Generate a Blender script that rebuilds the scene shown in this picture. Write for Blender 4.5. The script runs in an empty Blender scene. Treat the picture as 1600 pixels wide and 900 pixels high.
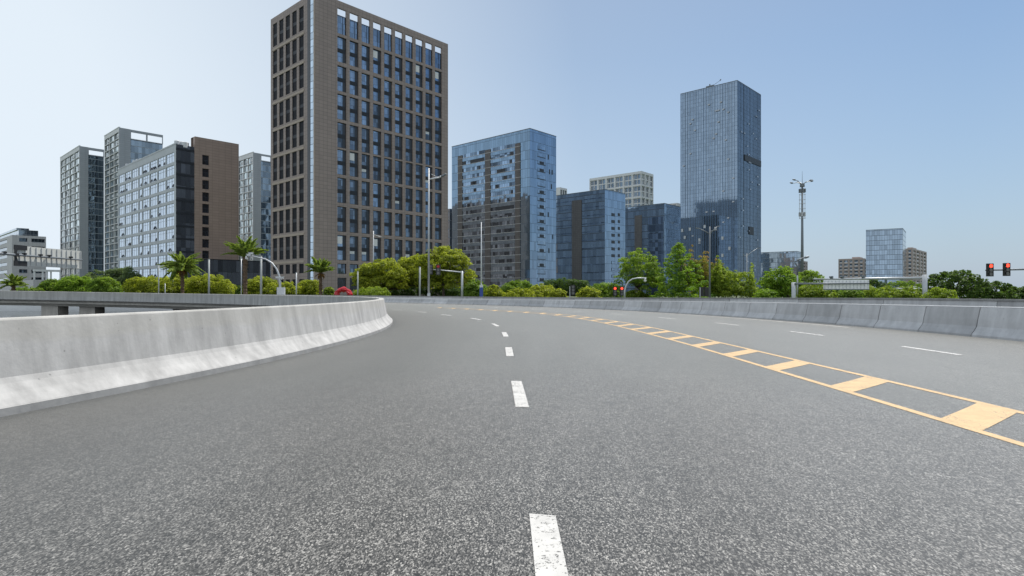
import bpy, math, random
import numpy as np
from mathutils import Vector, Matrix

R = random.Random(7)
F_PX, HOR, CAM_H = 950.0, 456.0, 1.3          # focal length and horizon row of the 1600 x 900 photograph
CX0, CY0 = -54.2, 15.5                        # centre of the road's curve
scene = bpy.context.scene
COL = scene.collection


def at(px, py, Z):
    return Vector(((px - 800) * Z / F_PX, Z, CAM_H + (HOR - py) * Z / F_PX))


def zat(py, Z):
    return CAM_H + (HOR - py) * Z / F_PX


# ------------------------------------------------------------------ materials
def new_mat(name):
    m = bpy.data.materials.new(name)
    m.use_nodes = True
    nt = m.node_tree
    nt.nodes.clear()
    out = nt.nodes.new('ShaderNodeOutputMaterial')
    bs = nt.nodes.new('ShaderNodeBsdfPrincipled')
    nt.links.new(bs.outputs[0], out.inputs[0])
    return m, nt, bs, out


def N(nt, typ, **kw):
    n = nt.nodes.new(typ)
    for k, v in kw.items():
        if k.startswith('i_'):
            key = k[2:]
            n.inputs[int(key) if key.isdigit() else key].default_value = v
        else:
            setattr(n, k, v)
    return n


def L(nt, a, b):
    nt.links.new(a, b)


def math_(nt, op, a, b=None, clamp=False):
    n = nt.nodes.new('ShaderNodeMath')
    n.operation = op
    n.use_clamp = clamp
    for i, x in enumerate((a, b)):
        if x is None:
            continue
        if isinstance(x, (int, float)):
            n.inputs[i].default_value = x
        else:
            nt.links.new(x, n.inputs[i])
    return n.outputs[0]


def mixc(nt, f, a, b, mode='MIX'):
    n = nt.nodes.new('ShaderNodeMix')
    n.data_type = 'RGBA'
    n.blend_type = mode
    for sock, x in ((n.inputs[0], f), (n.inputs[6], a), (n.inputs[7], b)):
        if isinstance(x, (int, float)):
            sock.default_value = x
        elif isinstance(x, (tuple, list)):
            sock.default_value = tuple(x)[:3] + (1.0,)
        else:
            nt.links.new(x, sock)
    return n.outputs[2]


def ramp(nt, fac, stops):
    n = nt.nodes.new('ShaderNodeValToRGB')
    el = n.color_ramp.elements
    while len(el) < len(stops):
        el.new(0.5)
    for e, (p, c) in zip(el, stops):
        e.position = p
        e.color = (c, c, c, 1) if isinstance(c, (int, float)) else tuple(c) + (1,)
    nt.links.new(fac, n.inputs[0])
    return n.outputs[0]


def noise(nt, vec, scale, detail=3, rough=0.55):
    n = N(nt, 'ShaderNodeTexNoise', i_Scale=scale, i_Detail=detail, i_Roughness=rough)
    if vec is not None:
        L(nt, vec, n.inputs['Vector'])
    return n.outputs['Fac']


def objco(nt, sx=1, sy=1, sz=1):
    tc = N(nt, 'ShaderNodeTexCoord')
    mp = N(nt, 'ShaderNodeMapping')
    mp.inputs['Scale'].default_value = (sx, sy, sz)
    L(nt, tc.outputs['Object'], mp.inputs['Vector'])
    return mp.outputs[0]


def plain(name, col, rough=0.6, metal=0.0, var=0.12, scale=1.5, bump=0.0):
    """paint, metal or stone with a little wear in it"""
    m, nt, bs, out = new_mat(name)
    v = objco(nt)
    f = noise(nt, v, scale, 4)
    c2 = tuple(max(0, x * (1 - 2 * var)) for x in col)
    c3 = tuple(min(1, x * (1 + 1.2 * var)) for x in col)
    c = mixc(nt, f, c2, c3)
    L(nt, c, bs.inputs['Base Color'])
    bs.inputs['Roughness'].default_value = rough
    bs.inputs['Metallic'].default_value = metal
    if bump:
        b = N(nt, 'ShaderNodeBump', i_Strength=bump, i_Distance=0.02)
        L(nt, noise(nt, v, scale * 12, 3), b.inputs['Height'])
        L(nt, b.outputs[0], bs.inputs['Normal'])
    return m


def uv_facade(nt):
    """facade coordinates: along the wall (x+y in the building's own axes) and up"""
    tc = N(nt, 'ShaderNodeTexCoord')
    sp = N(nt, 'ShaderNodeSeparateXYZ')
    L(nt, tc.outputs['Object'], sp.inputs[0])
    return math_(nt, 'ADD', sp.outputs[0], sp.outputs[1]), sp.outputs[2]


def glass(name, tint, pw=1.2, ph=3.6, mull=(0.05, 0.06, 0.08), mw=0.06, mh=0.05, spandrel=0.0, spc=(0.05, 0.07, 0.1),
          jit=0.012, var=0.25, rough=0.06, metal=0.9, usub=0, irregular=0.0):
    """coated curtain-wall glass: tinted mirror panes, each tilted a hair, with mullions and floor bands"""
    m, nt, bs, out = new_mat(name)
    u, v = uv_facade(nt)
    un = math_(nt, 'DIVIDE', u, pw)
    vn = math_(nt, 'DIVIDE', v, ph)
    fu, fv = math_(nt, 'FRACT', un), math_(nt, 'FRACT', vn)
    cu, cv = math_(nt, 'FLOOR', un), math_(nt, 'FLOOR', vn)
    cb = N(nt, 'ShaderNodeCombineXYZ')
    L(nt, cu, cb.inputs[0]); L(nt, cv, cb.inputs[1])
    oi = N(nt, 'ShaderNodeObjectInfo')
    L(nt, math_(nt, 'MULTIPLY', oi.outputs['Random'], 91.7), cb.inputs[2])
    wn = N(nt, 'ShaderNodeTexWhiteNoise', noise_dimensions='3D')
    L(nt, cb.outputs[0], wn.inputs['Vector'])
    # tint per pane
    lo = tuple(x * (1 - var) for x in tint)
    hi = tuple(min(1, x * (1 + var * 0.8)) for x in tint)
    col = mixc(nt, wn.outputs['Value'], lo, hi)
    lines = math_(nt, 'MAXIMUM', math_(nt, 'LESS_THAN', fu, mw / pw), math_(nt, 'LESS_THAN', fv, mh / ph))
    if spandrel:
        sp_ = math_(nt, 'LESS_THAN', fv, spandrel)
        col = mixc(nt, math_(nt, 'MULTIPLY', sp_, 0.75), col, spc)
    col = mixc(nt, lines, col, mull)
    L(nt, col, bs.inputs['Base Color'])
    inv = math_(nt, 'SUBTRACT', 1.0, lines)
    L(nt, math_(nt, 'MULTIPLY', inv, metal), bs.inputs['Metallic'])
    L(nt, math_(nt, 'ADD', math_(nt, 'MULTIPLY', lines, 0.5), rough), bs.inputs['Roughness'])
    # tilt of each pane plus a slow waviness
    g = N(nt, 'ShaderNodeNewGeometry')
    sub = N(nt, 'ShaderNodeVectorMath', operation='SUBTRACT')
    L(nt, wn.outputs['Color'], sub.inputs[0]); sub.inputs[1].default_value = (0.5, 0.5, 0.5)
    sc = N(nt, 'ShaderNodeVectorMath', operation='SCALE'); sc.inputs['Scale'].default_value = jit * 2
    L(nt, sub.outputs[0], sc.inputs[0])
    ns = N(nt, 'ShaderNodeTexNoise', i_Scale=0.35, i_Detail=1.0)
    L(nt, objco(nt), ns.inputs['Vector'])
    sub2 = N(nt, 'ShaderNodeVectorMath', operation='SUBTRACT')
    L(nt, ns.outputs['Color'], sub2.inputs[0]); sub2.inputs[1].default_value = (0.5, 0.5, 0.5)
    sc2 = N(nt, 'ShaderNodeVectorMath', operation='SCALE'); sc2.inputs['Scale'].default_value = jit * 2.0
    L(nt, sub2.outputs[0], sc2.inputs[0])
    a1 = N(nt, 'ShaderNodeVectorMath', operation='ADD'); a2 = N(nt, 'ShaderNodeVectorMath', operation='ADD')
    L(nt, g.outputs['Normal'], a1.inputs[0]); L(nt, sc.outputs[0], a1.inputs[1])
    L(nt, a1.outputs[0], a2.inputs[0]); L(nt, sc2.outputs[0], a2.inputs[1])
    nn = N(nt, 'ShaderNodeVectorMath', operation='NORMALIZE')
    L(nt, a2.outputs[0], nn.inputs[0])
    L(nt, nn.outputs[0], bs.inputs['Normal'])
    return m


def tiled(name, c1, c2, joint, bw=0.9, bh=0.6, mort=0.02, rough=0.55, stain=0.2):
    m, nt, bs, out = new_mat(name)
    u, v = uv_facade(nt)
    cb = N(nt, 'ShaderNodeCombineXYZ')
    L(nt, u, cb.inputs[0]); L(nt, v, cb.inputs[1])
    br = N(nt, 'ShaderNodeTexBrick', offset=0.0)
    br.inputs['Color1'].default_value = c1 + (1,)
    br.inputs['Color2'].default_value = c2 + (1,)
    br.inputs['Mortar'].default_value = joint + (1,)
    br.inputs['Scale'].default_value = 1.0
    br.inputs['Mortar Size'].default_value = mort
    br.inputs['Brick Width'].default_value = bw
    br.inputs['Row Height'].default_value = bh
    L(nt, cb.outputs[0], br.inputs['Vector'])
    st = noise(nt, objco(nt, 0.25, 0.25, 0.06), 1.0, 4)
    c = mixc(nt, stain, br.outputs['Color'], ramp(nt, st, [(0.25, 0.25), (0.75, 1.0)]), 'MULTIPLY')
    L(nt, c, bs.inputs['Base Color'])
    bs.inputs['Roughness'].default_value = rough
    return m


def concrete(name, base, streak=0.5, holes=True, tone=0.0, rough=0.85):
    m, nt, bs, out = new_mat(name)
    v = objco(nt)
    vs = objco(nt, 2.6, 2.6, 0.22)
    n1 = noise(nt, vs, 1.2, 5, 0.6)
    n2 = noise(nt, v, 1.1, 5, 0.6)
    n3 = noise(nt, v, 14.0, 3, 0.6)
    dark = tuple(x * (1 - 0.45 * streak) for x in base)
    lite = tuple(min(1, x * (1 + 0.25 * streak)) for x in base)
    c = mixc(nt, ramp(nt, n1, [(0.36, 0.0), (0.64, 1.0)]), dark, lite)
    c = mixc(nt, 0.45, c, ramp(nt, n2, [(0.3, tuple(x * 0.72 for x in base)), (0.7, lite)]))
    c = mixc(nt, math_(nt, 'MULTIPLY', math_(nt, 'SUBTRACT', n3, 0.35, True), 0.35), c, tuple(x * 0.6 for x in base))
    if name == 'pale concrete':      # an old dirty band under the top edge
        tz = N(nt, 'ShaderNodeSeparateXYZ'); L(nt, objco(nt), tz.inputs[0])
        lim = math_(nt, 'ADD', tz.outputs[2], math_(nt, 'MULTIPLY', math_(nt, 'SUBTRACT', noise(nt, v, 0.8, 4, 0.6), 0.5), 0.35))
        c = mixc(nt, ramp(nt, lim, [(0.70, 0.0), (0.78, 0.32)]), c, (0.36, 0.345, 0.30))
    if tone:
        oi = N(nt, 'ShaderNodeObjectInfo')
        k = math_(nt, 'ADD', math_(nt, 'MULTIPLY', oi.outputs['Random'], 2 * tone), 1 - tone)
        cb = N(nt, 'ShaderNodeCombineColor')
        for i in range(3):
            L(nt, k, cb.inputs[i])
        c = mixc(nt, 1.0, c, cb.outputs[0], 'MULTIPLY')
    if holes:
        vo = N(nt, 'ShaderNodeTexVoronoi', i_Scale=9.0)
        L(nt, v, vo.inputs['Vector'])
        wn = N(nt, 'ShaderNodeTexWhiteNoise')
        L(nt, vo.outputs['Color'], wn.inputs['Vector'])
        rad = math_(nt, 'MULTIPLY', math_(nt, 'SUBTRACT', wn.outputs['Value'], 0.72, True), 0.42)
        h = math_(nt, 'LESS_THAN', vo.outputs['Distance'], rad)
        c = mixc(nt, math_(nt, 'MULTIPLY', h, 0.6), c, tuple(x * 0.35 for x in base))
    L(nt, c, bs.inputs['Base Color'])
    bs.inputs['Roughness'].default_value = rough
    b = N(nt, 'ShaderNodeBump', i_Strength=0.35, i_Distance=0.01)
    L(nt, n3, b.inputs['Height'])
    L(nt, b.outputs[0], bs.inputs['Normal'])
    return m


def polar(nt):
    """distance from the centre of the road's curve, and the angle"""
    g = N(nt, 'ShaderNodeNewGeometry')
    sp = N(nt, 'ShaderNodeSeparateXYZ')
    L(nt, g.outputs['Position'], sp.inputs[0])
    dx = math_(nt, 'SUBTRACT', sp.outputs[0], CX0)
    dy = math_(nt, 'SUBTRACT', sp.outputs[1], CY0)
    r = math_(nt, 'SQRT', math_(nt, 'ADD', math_(nt, 'MULTIPLY', dx, dx), math_(nt, 'MULTIPLY', dy, dy)))
    return r, math_(nt, 'ARCTAN2', dy, dx), g.outputs['Position']


def asphalt_color(nt):
    r, th, pos = polar(nt)
    # stones rolled a little along the lane
    mp = N(nt, 'ShaderNodeMapping'); mp.inputs['Scale'].default_value = (1.0, 0.48, 1.0)
    L(nt, pos, mp.inputs['Vector'])
    gpos = mp.outputs[0]
    vo = N(nt, 'ShaderNodeTexVoronoi', i_Scale=145.0)
    L(nt, gpos, vo.inputs['Vector'])
    sp = N(nt, 'ShaderNodeSeparateColor')
    L(nt, vo.outputs['Color'], sp.inputs[0])
    grain = ramp(nt, sp.outputs[0], [(0.0, 0.02), (0.42, 0.34), (0.72, 1.0), (1.0, 2.35)])
    n25 = noise(nt, gpos, 85.0, 3, 0.8)
    g2 = ramp(nt, n25, [(0.34, 0.35), (0.5, 1.0), (0.68, 1.6)])
    n9 = noise(nt, gpos, 22.0, 4, 0.8)
    g3 = ramp(nt, n9, [(0.32, 0.72), (0.5, 1.0), (0.68, 1.28)])
    mp2 = N(nt, 'ShaderNodeMapping'); mp2.inputs['Scale'].default_value = (1.0, 0.3, 1.0)
    L(nt, pos, mp2.inputs['Vector'])
    g4 = ramp(nt, noise(nt, mp2.outputs[0], 11.0, 4, 0.85), [(0.3, 0.66), (0.5, 1.0), (0.7, 1.36)])
    # lanes worn pale, edges and gutters dark
    lane = N(nt, 'ShaderNodeMapRange'); lane.inputs[1].default_value = 49.0; lane.inputs[2].default_value = 69.0
    L(nt, r, lane.inputs[0])
    q = lambda rr: (rr - 49.0) / 20.0
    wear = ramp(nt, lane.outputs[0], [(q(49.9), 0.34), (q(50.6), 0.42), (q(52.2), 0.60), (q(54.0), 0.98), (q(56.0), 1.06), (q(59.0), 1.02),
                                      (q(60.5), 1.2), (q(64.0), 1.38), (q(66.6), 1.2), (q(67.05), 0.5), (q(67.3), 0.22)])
    # long soft streaks along the travel direction and big patches
    cb = N(nt, 'ShaderNodeCombineXYZ')
    L(nt, math_(nt, 'MULTIPLY', r, 1.3), cb.inputs[0]); L(nt, math_(nt, 'MULTIPLY', th, 6.0), cb.inputs[1])
    st = ramp(nt, noise(nt, cb.outputs[0], 1.0, 4, 0.6), [(0.3, 0.82), (0.7, 1.14)])
    big = ramp(nt, noise(nt, pos, 0.45, 3, 0.6), [(0.3, 0.9), (0.7, 1.1)])
    base = (0.114, 0.110, 0.102)
    oil = ramp(nt, noise(nt, pos, 0.9, 5, 0.7), [(0.60, 1.0), (0.70, 0.80)])
    scuff = ramp(nt, noise(nt, cb.outputs[0], 3.2, 5, 0.75), [(0.62, 1.0), (0.76, 1.22)])
    seam_r = math_(nt, 'ADD', math_(nt, 'ABSOLUTE', math_(nt, 'SUBTRACT', r, 61.9)), math_(nt, 'MULTIPLY', math_(nt, 'SUBTRACT', noise(nt, pos, 1.7, 4, 0.7), 0.5), 0.10))
    seam = ramp(nt, seam_r, [(0.008, 0.55), (0.02, 1.0)])
    c = mixc(nt, 1.0, base, grain, 'MULTIPLY')
    for f in (g2, g3, g4, wear, st, big, oil, scuff, seam):
        c = mixc(nt, 1.0, c, f, 'MULTIPLY')
    return c, sp.outputs[0], n25, pos


def mat_asphalt():
    m, nt, bs, out = new_mat('asphalt')
    c, cell, n25, pos = asphalt_color(nt)
    L(nt, c, bs.inputs['Base Color'])
    bs.inputs['Roughness'].default_value = 0.45
    bs.inputs['Specular IOR Level'].default_value = 0.38
    # dust lying on the stones brightens the road at a low angle
    bs.inputs['Sheen Weight'].default_value = 0.68
    bs.inputs['Sheen Roughness'].default_value = 0.30
    bs.inputs['Sheen Tint'].default_value = (1.0, 0.93, 0.82, 1)
    b = N(nt, 'ShaderNodeBump', i_Strength=0.3, i_Distance=0.004)
    L(nt, math_(nt, 'ADD', cell, n25), b.inputs['Height'])
    L(nt, b.outputs[0], bs.inputs['Normal'])
    return m


def mat_paint(name, col, wear=0.4):
    m, nt, bs, out = new_mat(name)
    c, cell, n25, pos = asphalt_color(nt)
    worn = noise(nt, pos, 38.0, 4, 0.75)
    patch = noise(nt, pos, 3.0, 3, 0.6)
    w = math_(nt, 'ADD', math_(nt, 'MULTIPLY', worn, 0.7), math_(nt, 'MULTIPLY', patch, 0.3))
    k = ramp(nt, w, [(0.27 + 0.2 * wear, 1.0), (0.31 + 0.2 * wear, 0.0)])
    # faint grain of the roller along the line
    dirt = ramp(nt, noise(nt, pos, 5.0, 4, 0.7), [(0.3, 0.82), (0.7, 1.06)])
    pc = mixc(nt, 1.0, col, dirt, 'MULTIPLY')
    L(nt, mixc(nt, k, pc, c), bs.inputs['Base Color'])
    bs.inputs['Roughness'].default_value = 0.55
    b = N(nt, 'ShaderNodeBump', i_Strength=0.3, i_Distance=0.004)
    L(nt, n25, b.inputs['Height'])
    L(nt, b.outputs[0], bs.inputs['Normal'])
    return m


def mat_leaf(name, a, b, trans=0.5):
    m, nt, bs, out = new_mat(name)
    at_ = N(nt, 'ShaderNodeAttribute', attribute_name='tint')
    c = mixc(nt, at_.outputs['Fac'], a, b)
    L(nt, c, bs.inputs['Base Color'])
    bs.inputs['Roughness'].default_value = 0.5
    bs.inputs['Specular IOR Level'].default_value = 0.15
    tr = N(nt, 'ShaderNodeBsdfTranslucent')
    L(nt, mixc(nt, 1.0, c, (1.3, 1.35, 0.6), 'MULTIPLY'), tr.inputs['Color'])
    mx = N(nt, 'ShaderNodeMixShader'); mx.inputs[0].default_value = trans
    L(nt, bs.outputs[0], mx.inputs[1]); L(nt, tr.outputs[0], mx.inputs[2])
    L(nt, mx.outputs[0], out.inputs[0])
    return m


def mat_emit(name, col, s):
    m, nt, bs, out = new_mat(name)
    bs.inputs['Base Color'].default_value = col + (1,)
    bs.inputs['Emission Color'].default_value = col + (1,)
    bs.inputs['Emission Strength'].default_value = s
    return m


M = {}
M['asphalt'] = mat_asphalt()
M['white_paint'] = mat_paint('white road paint', (0.52, 0.51, 0.485), 0.7)
M['yellow_paint'] = mat_paint('yellow road paint', (0.55, 0.37, 0.175), 0.62)
M['pale_concrete'] = concrete('pale concrete', (0.415, 0.41, 0.40), 0.85)
M['foot_concrete'] = concrete('dirty concrete foot', (0.38, 0.375, 0.365), 0.6)
M['grey_concrete'] = concrete('grey concrete panel', (0.50, 0.50, 0.50), 0.5, tone=0.16)
M['kerb_concrete'] = concrete('rough grey concrete', (0.30, 0.30, 0.29), 0.5)
M['pier_concrete'] = concrete('weathered pier concrete', (0.50, 0.47, 0.43), 0.5)
M['white_cap'] = plain('white painted cap', (0.8, 0.8, 0.8), 0.5, var=0.06)
M['steel'] = plain('galvanised steel', (0.46, 0.48, 0.50), 0.45, 0.3, 0.1)
M['post_grey'] = plain('grey painted post', (0.34, 0.36, 0.36), 0.6, 0.0, 0.08)
M['dark_steel'] = plain('dark grey steel', (0.16, 0.18, 0.20), 0.5, 0.2, 0.1)
M['pale_steel'] = plain('pale painted steel', (0.62, 0.64, 0.66), 0.45, 0.0, 0.06)
M['black'] = plain('black housing', (0.02, 0.02, 0.022), 0.5)
M['blue'] = plain('blue paint', (0.03, 0.07, 0.32), 0.45)
M['red_stone'] = plain('red lacquer', (0.42, 0.012, 0.02), 0.3, var=0.2)
M['red_lamp'] = mat_emit('lit red lens', (1.0, 0.06, 0.03), 1.6)
M['dead_lamp'] = plain('unlit lens', (0.13, 0.13, 0.13), 0.25)
M['lens'] = plain('camera dome', (0.7, 0.7, 0.7), 0.3)
M['sign_back'] = plain('sign back sheet', (0.58, 0.58, 0.54), 0.5, 0.1, 0.08)
M['sign_back_pale'] = plain('pale sign back sheet', (0.82, 0.83, 0.84), 0.5, 0.0, 0.05)
M['bark'] = plain('bark', (0.085, 0.065, 0.05), 0.9, var=0.35, scale=5, bump=0.6)
M['palm_bark'] = plain('palm bark', (0.13, 0.085, 0.055), 0.9, var=0.4, scale=7, bump=0.8)
M['tile'] = tiled('brown stone tile', (0.290, 0.232, 0.207), (0.330, 0.264, 0.234), (0.185, 0.148, 0.132), 1.25, 1.0, 0.045)
M['stone_edge'] = plain('pale brown stone', (0.40, 0.33, 0.27), 0.6, var=0.08)
M['brown_panel'] = tiled('brown cladding', (0.34, 0.255, 0.21), (0.375, 0.28, 0.232), (0.23, 0.175, 0.148), 2.2, 0.95, 0.05)
M['pier_stone'] = tiled('dark brown stone pier', (0.125, 0.12, 0.12), (0.15, 0.142, 0.14), (0.085, 0.08, 0.08), 1.0, 0.8, 0.05)
M['slate'] = tiled('slate cladding', (0.33, 0.355, 0.38), (0.36, 0.385, 0.41), (0.27, 0.29, 0.31), 2.4, 1.0, 0.05)
M['pale_grid'] = plain('pale facade concrete', (0.72, 0.73, 0.74), 0.7, var=0.08, scale=0.3)
M['lattice'] = plain('pale lattice concrete', (0.70, 0.71, 0.71), 0.7, var=0.08, scale=0.3)
M['apt_brown'] = tiled('brown apartment wall', (0.40, 0.33, 0.30), (0.43, 0.36, 0.32), (0.33, 0.28, 0.26), 1.2, 0.6, 0.04)
M['office_grey'] = tiled('grey office stone', (0.50, 0.495, 0.50), (0.54, 0.535, 0.54), (0.42, 0.42, 0.42), 1.6, 0.9, 0.04)
M['roof'] = plain('roof felt', (0.2, 0.2, 0.2), 0.9)
M['void'] = plain('dark recessed pane', (0.012, 0.014, 0.02), 0.6)
M['void'].node_tree.nodes['Principled BSDF'].inputs['Specular IOR Level'].default_value = 0.15
M['rear_blue'] = plain('dark blue rear cladding', (0.13, 0.17, 0.225), 0.4)
M['louvre'] = plain('dark louvre', (0.025, 0.03, 0.04), 0.5)
M['win_frame'] = plain('dark window frame', (0.035, 0.04, 0.05), 0.4)
M['win_frame'].node_tree.nodes['Principled BSDF'].inputs['Specular IOR Level'].default_value = 0.15
M['wall_blue'] = plain('blue grey window wall', (0.50, 0.53, 0.56), 0.6, var=0.08, scale=0.3)
M['white_frame'] = plain('white window frame', (0.6, 0.62, 0.64), 0.5)
M['spandrel'] = plain('dark spandrel', (0.02, 0.027, 0.038), 0.35)
M['g_win'] = glass('blue window glass', (0.20, 0.28, 0.385), 0.9, 1.6, mw=0.05, mh=0.06, jit=0.02, var=0.3)
M['g_dark'] = glass('dark window glass', (0.014, 0.018, 0.026), 0.9, 1.6, mw=0.05, mh=0.05, jit=0.02, var=0.4, metal=0.0, rough=0.2)
M['g_win_dark_refl'] = glass('window glass with painted dark reflection', (0.12, 0.16, 0.21), 0.9, 1.6, mw=0.05, mh=0.06, jit=0.03, var=0.6)  # dark reflection of neighbouring buildings put into the pane colour
M['g_slot'] = glass('slot glass', (0.5, 0.6, 0.7), 1.2, 1.9, mw=0.06, mh=0.12, jit=0.01)
M['g_white'] = glass('bright office glass', (0.53, 0.62, 0.73), 1.1, 4.0, mull=(0.3, 0.32, 0.34), mw=0.05, mh=0.05, jit=0.02, var=0.12)
M['g_apart'] = glass('apartment glass', (0.55, 0.62, 0.68), 1.0, 2.5, mull=(0.1, 0.11, 0.12), mw=0.09, mh=0.08, jit=0.05, var=0.75)
M['g_strip'] = glass('apartment strip glass', (0.17, 0.22, 0.27), 1.5, 3.1, mull=(0.26, 0.30, 0.33), mw=0.05, mh=0.28, jit=0.02, var=0.4)
M['g_blue'] = glass('blue curtain glass', (0.28, 0.37, 0.48), 1.2, 3.5, mull=(0.06, 0.09, 0.13), mw=0.05, mh=0.11, jit=0.010, var=0.16)
M['g_steel'] = glass('steel blue curtain glass', (0.21, 0.31, 0.42), 1.2, 3.5, mull=(0.06, 0.09, 0.13), mw=0.05, mh=0.11, jit=0.008, var=0.16)
M['g_navy'] = glass('navy curtain glass', (0.30, 0.38, 0.47), 1.5, 3.4, mull=(0.06, 0.08, 0.11), mw=0.07, mh=0.3, jit=0.012, var=0.25)
M['g_band'] = glass('banded tower glass', (0.30, 0.44, 0.60), 1.5, 3.55, mull=(0.035, 0.045, 0.06), mw=0.08, mh=0.2, spandrel=0.42, spc=(0.10, 0.13, 0.17), jit=0.012, var=0.35)
M['g_strip_var'] = glass('office strip glass', (0.20, 0.28, 0.38), 1.3, 8.0, mull=(0.04, 0.05, 0.07), mw=0.1, mh=0.05, jit=0.015, var=0.75)
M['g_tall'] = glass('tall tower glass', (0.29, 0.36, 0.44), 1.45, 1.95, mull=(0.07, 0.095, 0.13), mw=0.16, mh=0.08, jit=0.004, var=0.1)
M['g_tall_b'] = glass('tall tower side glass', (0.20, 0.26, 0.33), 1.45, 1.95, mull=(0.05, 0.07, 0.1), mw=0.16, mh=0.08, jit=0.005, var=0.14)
M['g_far'] = glass('far blue glass', (0.29, 0.36, 0.44), 1.6, 3.6, mull=(0.16, 0.2, 0.25), mw=0.12, mh=0.3, jit=0.012, var=0.2)
M['g_podium'] = glass('podium glass', (0.20, 0.26, 0.35), 1.5, 4.2, mull=(0.02, 0.025, 0.03), mw=0.08, mh=0.1, jit=0.03, var=0.5)
M['g_pent'] = glass('penthouse glass', (0.45, 0.53, 0.6), 1.5, 3.4, mull=(0.2, 0.22, 0.25), mw=0.08, mh=0.15, jit=0.01)
M['leaf_ball'] = mat_leaf('camphor leaves', (0.075, 0.12, 0.016), (0.47, 0.50, 0.06))
M['leaf_mid'] = mat_leaf('mid green leaves', (0.065, 0.135, 0.022), (0.25, 0.35, 0.055))
M['leaf_dark'] = mat_leaf('dark green leaves', (0.03, 0.065, 0.018), (0.10, 0.16, 0.04))
M['leaf_fresh'] = mat_leaf('fresh green leaves', (0.08, 0.175, 0.018), (0.29, 0.41, 0.055))
M['leaf_grey'] = mat_leaf('grey green leaves', (0.065, 0.11, 0.05), (0.18, 0.235, 0.11))
M['leaf_olive'] = mat_leaf('olive leaves', (0.09, 0.16, 0.022), (0.31, 0.38, 0.055))
M['leaf_autumn'] = mat_leaf('reddish leaves', (0.10, 0.18, 0.025), (0.36, 0.22, 0.09))
M['leaf_palm'] = mat_leaf('palm leaves', (0.11, 0.19, 0.04), (0.33, 0.39, 0.10), 0.4)
M['leaf_dead'] = mat_leaf('dead palm leaves', (0.16, 0.09, 0.03), (0.34, 0.19, 0.06), 0.2)


def mat_ground():
    m, nt, bs, out = new_mat('verge ground')
    v = objco(nt)
    c = mixc(nt, ramp(nt, noise(nt, v, 0.05, 4), [(0.42, 0.0), (0.58, 1.0)]), (0.04, 0.065, 0.018), (0.07, 0.085, 0.035))
    c = mixc(nt, 0.4, c, ramp(nt, noise(nt, v, 1.5, 4), [(0.3, (0.03, 0.045, 0.015)), (0.7, (0.10, 0.11, 0.05))]))
    L(nt, c, bs.inputs['Base Color'])
    bs.inputs['Roughness'].default_value = 0.95
    return m


def mat_water():
    m, nt, bs, out = new_mat('canal water')
    bs.inputs['Base Color'].default_value = (0.035, 0.045, 0.045, 1)
    bs.inputs['Roughness'].default_value = 0.08
    b = N(nt, 'ShaderNodeBump', i_Strength=0.25, i_Distance=0.05)
    L(nt, noise(nt, objco(nt, 1, 0.5, 1), 1.6, 4), b.inputs['Height'])
    L(nt, b.outputs[0], bs.inputs['Normal'])
    return m


M['ground'] = mat_ground()
M['water'] = mat_water()


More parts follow.
